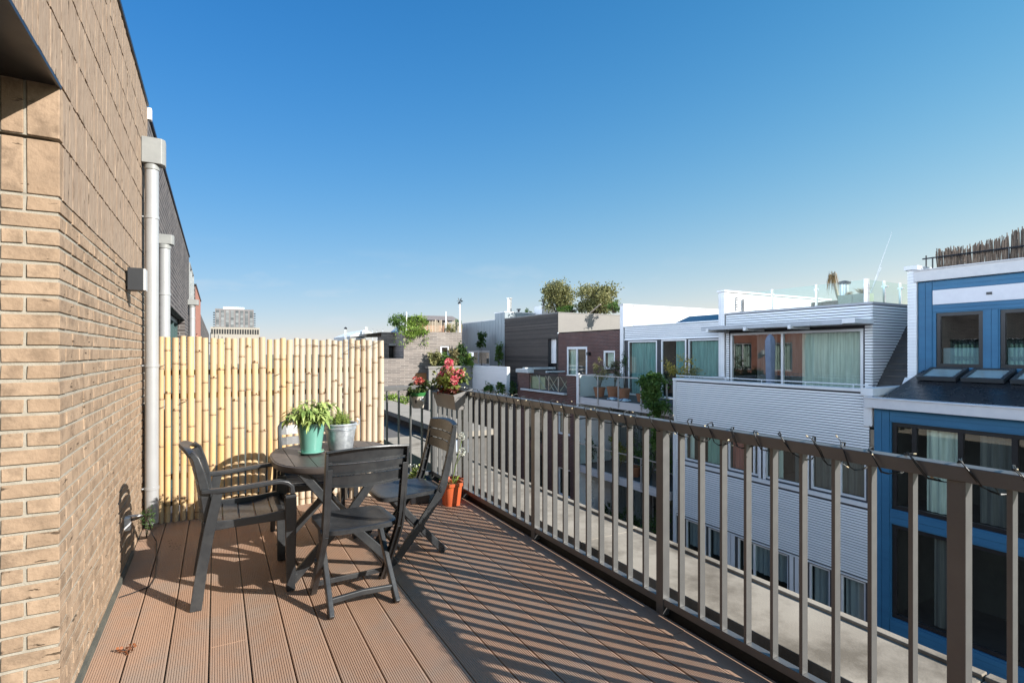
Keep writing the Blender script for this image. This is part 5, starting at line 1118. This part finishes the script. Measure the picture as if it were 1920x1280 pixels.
# ---- dark timber house
h = thing('timber_house', 'house clad in dark weathered horizontal boards with a beige side panel', 'house', (16, 26.4, -9.3)); ya, yb_ = 23.42, 29.4
wn = H_(XU, 1027, 1045, Zx(1035, 681, XU), Zx(1035, 635, XU)); wv = (wn[0], wn[1], wn[2] - .55, wn[3])
f = MB(); facade(f, 'x', XU + .03, ya, yb_, -3, 3.56, [wv], .3); f.build('wall', blackmat, h)
f = MB(); slats(f, 'x', XU + .03, ya, yb_, -3, 3.54, .085, .012, .03, [wv], jit=.014); f.build('cladding', timber_dark, h)
f = MB(); ym = (wn[0] + wn[1]) / 2; slats(f, 'x', XU + .25, ym, wn[1], wn[2], wn[3], .12, .01, .02); f.box(XU + .26, XU + .28, ym, wn[1], wn[2], wn[3]); f.build('shutter', whiteclad, h)
f = MB(); f.box(XU + .3, XU + .32, wv[0], wv[1], wv[2], wv[3]); f.build('doorway', blackmat, h)
f = MB(); f.face([(XU, ya - .01, 2.3), (23, ya - .01, 2.3), (23, ya - .01, 3.56), (XU, ya - .01, 3.56)])
for x in (18.1, 19.6, 21.2): f.box(x - .006, x + .006, ya - .012, ya - .0101, 2.4, 3.56)
f.build('side_panel', greige, h); f = MB(); f.box(XU - .06, 23, ya - .08, ya - .012, 2.44, 2.50); f.build('drip_edge', white, h)
f = MB(); f.box(XU - .01, 23, ya - .03, yb_, 3.562, 3.60); f.build('roof', M('roof edge pale', (.25, .24, .23)), h)
y0 = Yx(950, XL); y1 = Yx(878, XL)
f = MB(); f.box(XL + .02, XL + .2, y0, y1, -.95, .66); f.build('terrace_wall', white, h); f = MB(); f.box(XL + .04, XL + .25, y0 - .9, y1, -9, -.951); f.build('lower_wall', timber_dark, h); f = MB(); slats(f, 'x', XL + .02, y0 + .05, y1, -.94, .64, .125, .012, .02); f.build('terrace_cladding', whiteclad, h)
shell(h, blackmat, XU + .3, 23, ya + .02, yb_ - .02, -9.3, 3.5); flat(h, bitumen, XL + .2, XU + .1, ya, yb_, -.5, 'terrace_floor')
local(h, (16, 26.4, -9.3))
# ---- grey zinc house
h = thing('zinc_house', 'pale grey standing seam house with stepped roof box and steel flues', 'house', (16, 33, -9.3)); ya, yb_ = 29.42, Yx(866, XU)
wn = H_(XU, 876, 918, Zx(890, 684, XU), Zx(890, 657, XU))
f = MB(); facade(f, 'x', XU, ya, yb_, -3, 3.56, [wn], .3); f.box(XU, 18.3, ya, Yx(928, XU), 3.561, Zx(945, 585.5, XU)); f.build('wall', greyzinc, h)
f = MB(); zc = Zx(945, 585.5, XU); slats(f, 'x', XU, ya, yb_, wn[3] + .2, 3.54, .42, .035, .012, vert=True); slats(f, 'x', XU, ya, Yx(928, XU), 3.565, zc, .42, .035, .012, vert=True); slats(f, 'y', ya, XU, 18.3, 3.565, zc, .3, .035, .012, vert=True); f.build('seams', greyzinc, h)
f = MB(); f.box(XU - .03, 22, Yx(928, XU), yb_, 3.56, 3.60); f.box(XU - .03, 18.35, ya - .03, Yx(928, XU) + .02, zc, zc + .05); f.build('roof_edge', white, h)
window(h, 'x', XU, *wn, white, (.5,), inset=.02, fw=.12, gl=glassmat('mirror window', (.4, .45, .45), .45))
f = MB(); xa, Yt = Xy(804, 28.9), 28.9; ztt = Zy(840, 690, Yt); f.box(xa, XL - .02, Yt, Yt + .15, -9, ztt); f.build('terrace_wall', greyzinc, h); f = MB(); slats(f, 'y', Yt, xa, XL - .02, -3, ztt, .5, .03, .02, vert=True); f.box(xa - .05, XL, Yt - .06, Yt + .5, ztt, ztt + .12); f.build('terrace_trim', M('grey timber', (.25, .24, .22), (.2, .19, .17), rough=.9), h)
flat(h, bitumen, XL + .2, XU, ya, yb_, -.4, 'terrace_floor'); shell(h, greyzinc, XU + .3, 22, ya + .02, yb_ - .02, -9.3, 3.5)
f = MB(); y = Yx(949.5, 16.6); f.tube([(16.6, 29.9, zc), (16.6, 29.9, zc + .9)], .15, 14); f.lathe([(.2, zc + .92), (.2, zc + .98)], (16.6, 29.9, 0), 14); f.build('flue', alu, h)
f = MB(); f.tube([(17.3, 29.9, zc), (17.3, 29.9, zc + .22)], .07, 10); f.lathe([(.14, zc + .23), (.14, zc + .30)], (17.3, 29.9, 0), 12); f.build('flue', blackmat, h)
local(h, (16, 33, -9.3))
GT = 'plants on the far terraces'
def fp_(name, lb, u, v, X, ru, rv, n, L, mat, cat='shrub', base=None, **k):
    if base == .4: X = Xy(u, 29.15); base = .5
    t = X / ray(u).x; s = t / 986; y, z = Yx(u, X), Zx(u, v, X); return plantthing(name, lb, cat, (X, y, z), (ru * s * .8, ru * s, rv * s), n, L, mat, 4, group=GT, base=(X, y, base if base is not None else z - rv * s), **k)
fp_('terrace_shrub', 'bushy green shrub at the left end of the planted far terrace', 815, 672, 13.7, 14, 16, 500, .22, g_olive, base=.4)
fp_('terrace_shrub', 'dark green shrub in the middle of the planted far terrace', 836, 675, 13.7, 15, 14, 500, .22, g_mid, base=.4)
fp_('terrace_shrub', 'tall dark leaved shrub before the grey far wall', 866, 662, 13.9, 10, 24, 420, .25, g_dark, base=.4)
fp_('terrace_shrub', 'yellow green shrub at the right end of the planted far terrace', 880, 672, 13.7, 12, 18, 420, .22, g_lime, base=.4)
fp_('terrace_shrub', 'tawny grass tuft between the far terrace shrubs', 850, 668, 13.8, 10, 16, 300, .25, leafmat('tawny', (.14, .12, .05), (.36, .30, .14)), base=.4)
fp_('hanging_plant', 'leafy plant trailing down over the grey far terrace wall', 830, 695, Xy(830, 28.7), 9, 16, 260, .2, g_lime, base=.4)
fp_('small_tree', 'small dark tree against the grey standing seam wall', 904, 640, 15.2, 10, 20, 420, .22, g_dark, cat='tree', base=-.4)
fp_('small_tree', 'columnar climbing shrub at the right edge of the grey seam wall', 935, 664, 15.6, 8, 21, 420, .2, g_mid, cat='tree', base=-.4)
fp_('terrace_shrub', 'green shrub below the white ribbed terrace wall on its left', 915, 727, 13.2, 14, 10, 300, .16, g_mid, base=-3)
fp_('terrace_shrub', 'round blue green shrub below the white ribbed terrace wall', 938, 726, 13.1, 12, 12, 300, .16, g_mid, base=-3)
fp_('terrace_shrub', 'dark shrub in the gap between the brick house and ribbed terrace wall', 961, 727, 13.3, 9, 12, 260, .15, g_dark, base=-3)
# ---- grey brown brick block closing the view
h = thing('brick_block', 'grey brown brick block with roof garden closing the end of the street', 'house', (12, 40, -9.3)); YF = 29.6
xm = Xy(757, YF); xr = Xy(866, YF); zt = Zy(800, 622, YF); zp = Zy(740, 672, YF)
wn = (Xy(826, YF), Xy(843, YF), Zy(834, 672, YF), Zy(834, 648, YF)); pn = (Xy(779, YF), Xy(800, YF), Zy(790, 722, YF), Zy(790, 699, YF))
f = MB(); facade(f, 'y', YF, xm, xr, -9.3, zt, [wn, pn], .2); facade(f, 'y', YF, Xy(600, YF), xm, -9.3, zp); Y2 = YF + 1.7; rc = (Xy(729, Y2), Xy(756, Y2), Zy(740, 673, Y2), Zy(740, 648, Y2))
facade(f, 'y', Y2, Xy(715, Y2), xm + .4, zp - .3, Zy(740, 623.5, Y2), [rc], .6); f.face([(xm, YF, -9), (xm, YF, zt), (xm, Y2 + 4, zt), (xm, Y2 + 4, -9)]); f.face([(xr, YF, -9), (xr, 38, -9), (xr, 38, zt), (xr, YF, zt)])
f.face([(xm, YF, zt), (xr, YF, zt), (xr, 38, zt), (xm, 46, zt)]); f.face([(Xy(715, Y2), Y2, zt), (xm, Y2, zt), (xm, 38, zt), (Xy(715, Y2), 38, zt)]); f.face([(Xy(600, YF), YF, zp), (xm, YF, zp), (xm, Y2, zp), (Xy(600, YF), Y2, zp)])
f.build('wall', greybrick, h)
window(h, 'y', YF, *wn, white, (), inset=.05, fw=.1, gl=bpy.data.materials['mirror window'])
window(h, 'y', Y2 + .3, *rc, blackmat, (.4,), inset=.1, fw=.08, cur=[(curtain, .35, .6)]); f = MB(); f.box(rc[0], rc[1], Y2 - .25, Y2 - .02, rc[3], rc[3] + .12); f.build('awning', M('awning grey', (.4, .4, .38)), h)
f = MB(); f.box(pn[0], pn[1], YF + .05, YF + .1, pn[2], pn[3]); f.build('wood_door', M('orange wood', (.55, .26, .10), (.45, .20, .08), rough=.6, ns=3, nst=(6, 1, .5)), h)
f = MB(); Yh = 34.5; f.box(Xy(786, Yh), Xy(846, Yh), Yh, Yh + 3, zt, Zy(800, 604, Yh)); f.build('roof_hut', M('hut wood', (.42, .20, .10), (.35, .16, .08), rough=.7), h)
f = MB(); f.raw([(Xy(782, Yh), Yh - .5, Zy(782, 592, Yh)), (Xy(843, Yh), Yh - .5, Zy(843, 593.5, Yh)), (Xy(858, Yh), Yh - .5, Zy(858, 602, Yh)), (Xy(785, Yh), Yh - .5, Zy(785, 600, Yh)), (Xy(782, Yh), Yh + 3, Zy(782, 591, Yh)), (Xy(843, Yh), Yh + 3, Zy(843, 592.5, Yh)), (Xy(858, Yh), Yh + 3, Zy(858, 601, Yh)), (Xy(785, Yh), Yh + 3, Zy(785, 599, Yh))], [(0, 3, 2, 1), (4, 5, 6, 7), (0, 1, 5, 4), (1, 2, 6, 5)]); f.build('roof_hut_roof', M('hut roof', (.12, .11, .12)), h)
f = MB(); f.raw([(Xy(732, 31.2), 31.2, zt), (Xy(750, 31.2), 31.2, zt), (Xy(750, 32.4), 32.4, Zy(750, 611, 32.4)), (Xy(746, 32.4), 32.4, Zy(746, 611, 32.4))], [(0, 1, 2, 3)]); f.build('solar_panel', M('blue panel', (.25, .32, .42), rough=.2), h)
local(h, (12, 40, -9.3))
o = thing('paling_fence', 'weathered vertical paling fence along the roof garden', 'fence', (11, 30.3, zt)); f = MB(); x = Xy(762, 30.3)
while x < Xy(865, 30.3): hh = random.uniform(.55, .80); f.box(x - 11, x - 11 + random.uniform(.05, .08), -.01, .01, 0, hh, random.random()); x += .095
f.build('paling', M('weathered pale wood', (.42, .36, .28), (.24, .20, .15), rough=.9, tone=.7), o)
for u, v, r_, lb in ((862, 570, .05, 'tall white pole with a small wind spinner at the roof garden corner'), (836, 584, .04, 'shorter white pole behind the roof garden fence'), (762, 585, .04, 'thin pole standing among the roof garden vines')):
    x = Xy(u, 30.1); o = thing('roof_pole', lb, 'pole', (x, 30.1, zt), 0, 'poles on the roof garden'); f = MB(); L = Zy(u, v, 30.1) - zt; f.tube([(0, 0, 0), (0, 0, L)], r_, 8); f.build('pole', white, o)
    if u == 862:
        f = MB(); 
        for k in range(6): a = k * 1.047; f.leaf((0, 0, L + .18), (math.cos(a), 0, math.sin(a)), .26, .12, 0, .5)
        f.build('spinner', blackmat, o); f = MB(); f.tube([(0, 0, L), (0, 0, L + .2)], .02, 6); f.build('spinner_stem', blackmat, o)
for (c, r_, n, mt, lb, nm) in (((751, 603, 30.3), (.62, .5, .55), 1500, g_mid, 'dense green shrub at the left corner of the roof garden', 'roof_shrub'), ((777, 604, 30.15), (1.0, .25, .42), 1500, g_lime, 'bright green vine over the roof garden fence', 'roof_vine'), ((776, 622, 29.45), (1.05, .1, .30), 1000, g_lime, 'bright green vine hanging down over the brick parapet', 'hanging_vine'), ((846, 615, 30.0), (.45, .3, .28), 300, g_olive, 'olive tuft before the fence on the right of the roof garden', 'roof_shrub'), ((858, 609, 30.6), (.4, .3, .35), 260, g_mid, 'small green shrub at the right end of the roof garden', 'roof_shrub')):
    x, z = Xy(c[0], c[2]), Zy(c[0], c[1], c[2]); plantthing(nm, lb, 'climber' if 'vine' in nm else 'shrub', (x, c[2], z), r_, n, .12, mt, 4, W=.07, clumps=22, group=GT, base=(x, c[2], max(zt, z - r_[2]) if nm != 'hanging_vine' else zt))
# ---- roof trees and chimney above the timber house
o = thing('chimney_block', 'white rendered chimney block with a small black cowl', 'chimney', (18.3, Yx(1012, 18.3), 3.58)); z1 = Zx(1010, 574, 18.3) - 3.58; y1 = Yx(1002, 18.3) - Yx(1012, 18.3)
f = MB(); f.box(0, 1.0, -.25, y1, 0, z1); f.build('stack', white, o); f = MB(); f.tube([(.3, 0, z1), (.3, 0, z1 + .25)], .07, 8); f.lathe([(.12, z1 + .25), (.13, z1 + .42), (.04, z1 + .5)], (.3, 0, 0), 12); f.build('cowl', blackmat, o)
def rtree(lb, u, v, X, ru, rv, mat, n, clumps, base=3.6, L=.2):
    s = (X / ray(u).x) / 986; y, z = Yx(u, X), Zx(u, v, X); o = thing('roof_tree', lb, 'tree', (X, y, base), 0, 'trees on the roof above the timber house')
    f = MB(); bush(f, (0, 0, z - base), (ru * s, ru * s, rv * s), n, L, L * .55, clumps); f.build('crown', mat, o); f = MB(); hh = z - base
    for i in range(7):
        a = i * .9; e = Vector((math.cos(a) * ru * s * .6, math.sin(a) * ru * s * .6, hh + rv * s * .3 * math.sin(i * 2.1))); f.tube([(math.cos(a) * .06, math.sin(a) * .06, 0), e * .45 + Vector((0, 0, .1)), e], [.06, .04, .012], 6)
    f.build('trunk', bark, o); return o
rtree('rounded olive green tree on the roof, left of the pair', 1047, 558, 19.0, 33, 31, g_olive, 5600, 34, L=.17)
rtree('broader olive green tree on the roof, right of the pair', 1122, 562, 19.5, 42, 33, g_olive, 6800, 42, L=.17)
rtree('light green feathery shrub between the two roof trees', 1068, 580, 18.5, 26, 10, g_lime, 1100, 20, L=.12)
rtree('small yellow tuft left of the white chimney block', 989, 583, 18, 8, 7, g_lime, 160, 6, L=.12)
rtree('thin fringe shrub at the right side of the roof trees', 1152, 576, 19.0, 14, 14, g_mid, 420, 14, L=.12)
f = MB(); y = Yx(1112, 18.6); f.bar((18.6, Yx(1104, 18.6), 3.62), (18.6, Yx(1126, 18.6), 4.1), .10, .03); f.bar((18.6, Yx(1104, 18.6), 3.62), (18.6, Yx(1100, 18.6), 3.8), .10, .03); tag(f.build('timber_prop', M('pale wood', (.5, .42, .32))), 'slanting pale timber prop under the right roof tree', 'prop')
# ---- low roofs beyond the back railing
o = thing('low_annex', 'low flat roofed annex with pale slab edge beyond the back railing', 'annex', (4, 12, -9.3))
f = MB()
for k in range(8): f.box(4.46, 5.52, 10.6 + k * 1.5, 12.09 + k * 1.5, -.42, -.30, random.random())
f.build('roof_slab', M('grey roof slab', (.33, .29, .24), (.27, .24, .20), rough=.9, ns=2), o)
f = MB(); f.box(3.0, 4.6, 9.9, 10.05, -.62, -.36); f.build('fascia', M('blue grey fascia', (.40, .44, .50), rough=.5), o, bevel=.004)
f = MB(); f.box(3.0, 4.6, 10.06, 22, -.75, -.63); f.box(4.61, 5.4, 10.7, 22, -9.3, -.43); f.build('annex_wall', M('beige render', (.13, .12, .11), (.10, .09, .08), rough=.9), o)
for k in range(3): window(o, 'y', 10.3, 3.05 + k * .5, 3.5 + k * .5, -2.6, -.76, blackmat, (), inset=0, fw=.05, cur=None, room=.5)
f = MB()
for k in range(7): f.box(2.2, 4.4, 6.2 + k * .62, 6.8 + k * .62, -1.62, -1.55, random.random())
f.build('paved_terrace', M('beige paver', (.42, .36, .28), (.34, .29, .23), rough=.9, ns=3), o); f = MB(); f.box(2.2, 4.4, 6.1, 10.5, -9.2, -1.63); f.build('lower_body', blackmat, o)
local(o, (4, 12, -9.3))
plantthing('hedge_shrub', 'bright green shrub row just beyond the back railing roof', 'shrub', (Xy(745, 19), 19, Zy(745, 749, 19)), (1.0, .5, .28), 700, .12, g_lime, 6, W=.07, base=(Xy(745, 19), 19, -2))
# ---- far skyline
T = 560; rot = math.atan2(ray(440).x, ray(440).y); o = thing('tower_block', 'tall grey tower block with rows of windows on the far horizon', 'tower', (ray(440).x * T / ray(440).y * .985, T * .985, -9.3), -rot); 
dist = math.hypot(o.location.x, o.location.y); dep = dist * math.cos(rot + 0) if False else o.location.x * FX + o.location.y * FY; S = dep / 986; Zt = lambda v: CAMH + (660 - v) * S + 9.3
f = MB(); f.box(-32 * S, 32 * S, 0, 14, 0, Zt(579.5)); f.build('wall', M('tower panel', (.19, .17, .165), (.16, .15, .15), rough=.8), o)
f = MB(); f.box(-19 * S, 16 * S, 2, 12, Zt(579.5), Zt(575.5)); f.build('roof_plant', white, o)
f = MB(); f.box(-39 * S, 42 * S, -4, 12, 0, Zt(614)); f.build('podium', M('podium beige', (.33, .30, .25), (.29, .26, .22), rough=.8), o)
f = MB(); f.box(-1.15, 1.15, -.25, 0, -1.15, 1.15); m0 = None
for r_ in range(7):
    for k in range(8):
        if m0 is None: q = m0 = f.build('window', M('tower window', (.06, .07, .075), (.24, .25, .25), rough=.4, rand=.9, noisew=.3), o)
        else: q = m0.copy(); COL.objects.link(q); q.parent = o
        q.location = ((-28 + k * 8) * S, 0, Zt(584.5 + r_ * 4.4))
f = MB(); f.box(-.62, .62, -.25, 0, -2.2, 2.2); m0 = None
for k in range(19):
    if m0 is None: q = m0 = f.build('podium_window', blackmat, o)
    else: q = m0.copy(); COL.objects.link(q); q.parent = o
    q.location = ((-36.5 + k * 4.2) * S, -4, Zt(622))
for r_ in range(7):
    f = MB(); s = -1 if r_ % 2 else 1
    for s in (-1, 1): f.box(s * 32 * S, s * 35.5 * S, 2, 9, Zt(587 + r_ * 4.4), Zt(586 + r_ * 4.4))
    f.build('balcony', M('dark balcony', (.05, .05, .05)) if r_ == 0 else bpy.data.materials['dark balcony'], o)
o = thing('gabled_hall', 'low white gabled roof peeping over the bamboo screen', 'hall', (Xy(685, 90), 90, -9.3)); S = 90 / ray(685).y / 986; f = MB(); zt = CAMH + 9.3
f.raw([(-28 * S, 0, zt + 30 * S), (28 * S, 0, zt + 30 * S), (0, 0, zt + 42 * S), (-28 * S, 14, zt + 30 * S), (28 * S, 14, zt + 30 * S), (0, 14, zt + 42 * S)], [(0, 1, 2), (3, 5, 4), (0, 2, 5, 3), (1, 4, 5, 2)]); f.build('roof', white, o)
f = MB(); f.box(-28 * S, 28 * S, 0, 14, 0, zt + 30 * S); f.build('wall', M('hall wall', (.3, .3, .3)), o); f = MB(); f.tube([(0, -1, zt + 28 * S), (0, -1, zt + 47 * S)], .22, 8); f.box(-.5, .5, -1.5, -.6, zt + 26 * S, zt + 37 * S); f.build('flue', alu, o)
for i, (u, v, lb) in enumerate(((648, 617, 'short far flue with a round cap, left of the white gable'), (699, 618, 'thin far mast just right of the white gable'), (707, 620, 'second thin far mast right of the white gable'), (718, 618, 'far mast beside the right end of the bamboo'))):
    x = Xy(u, 60); o = thing('far_mast', lb, 'mast', (x, 60, -2), 0, 'masts on far roofs'); zz = Zy(u, v, 60) + 2; f = MB(); f.tube([(0, 0, 0), (0, 0, zz)], .12 if i == 0 else .045, 8); f.build('pole', alu, o)
    f = MB(); f.lathe([(.16, zz), (.18, zz + .12), (.03, zz + .25)] if i == 0 else [(.06, zz), (.03, zz + .06)], n=10); f.build('cap', blackmat, o)
o = thing('spiked_fence', 'dark spiked roof railing on the left far skyline', 'fence', (Xy(395, 60), 60, -3)); f = MB(); zz = Zy(395, 614, 60) + 3
for k in range(9): x = (k - 4) * .33; f.tube([(x, 0, 0), (x, 0, zz - .12 * k)], .03, 5)
f.box(-1.5, 1.5, -.02, .02, zz - 1.6, zz - 1.5); f.build('rails', blackmat, o)
# strands trailing off the roof garden wall, and joints and stains the street facades carry
o = thing('trailing_vine', 'thin strands of vine dangling low on the sunny brick parapet', 'climber', (Xy(770, 29.5), 29.5, Zy(770, 622, 29.5)), 0, GT); f = MB(); st = MB()
for k in range(16):
    x = random.uniform(-.95, .95); L = random.uniform(.25, 1.0); st.tube([(x, 0, .1), (x + .04, -.04, -L * .5), (x + random.uniform(-.08, .08), -.05, -L)], .008, 4)
    for q in range(int(22 * L)): f.leaf((x + random.gauss(0, .05), -.06, .1 - L * random.random()), (random.gauss(0, 1), -.6, random.gauss(0, .6)), .11, .07, .4, random.random())
f.build('foliage', g_lime, o); st.build('stem', bark, o)
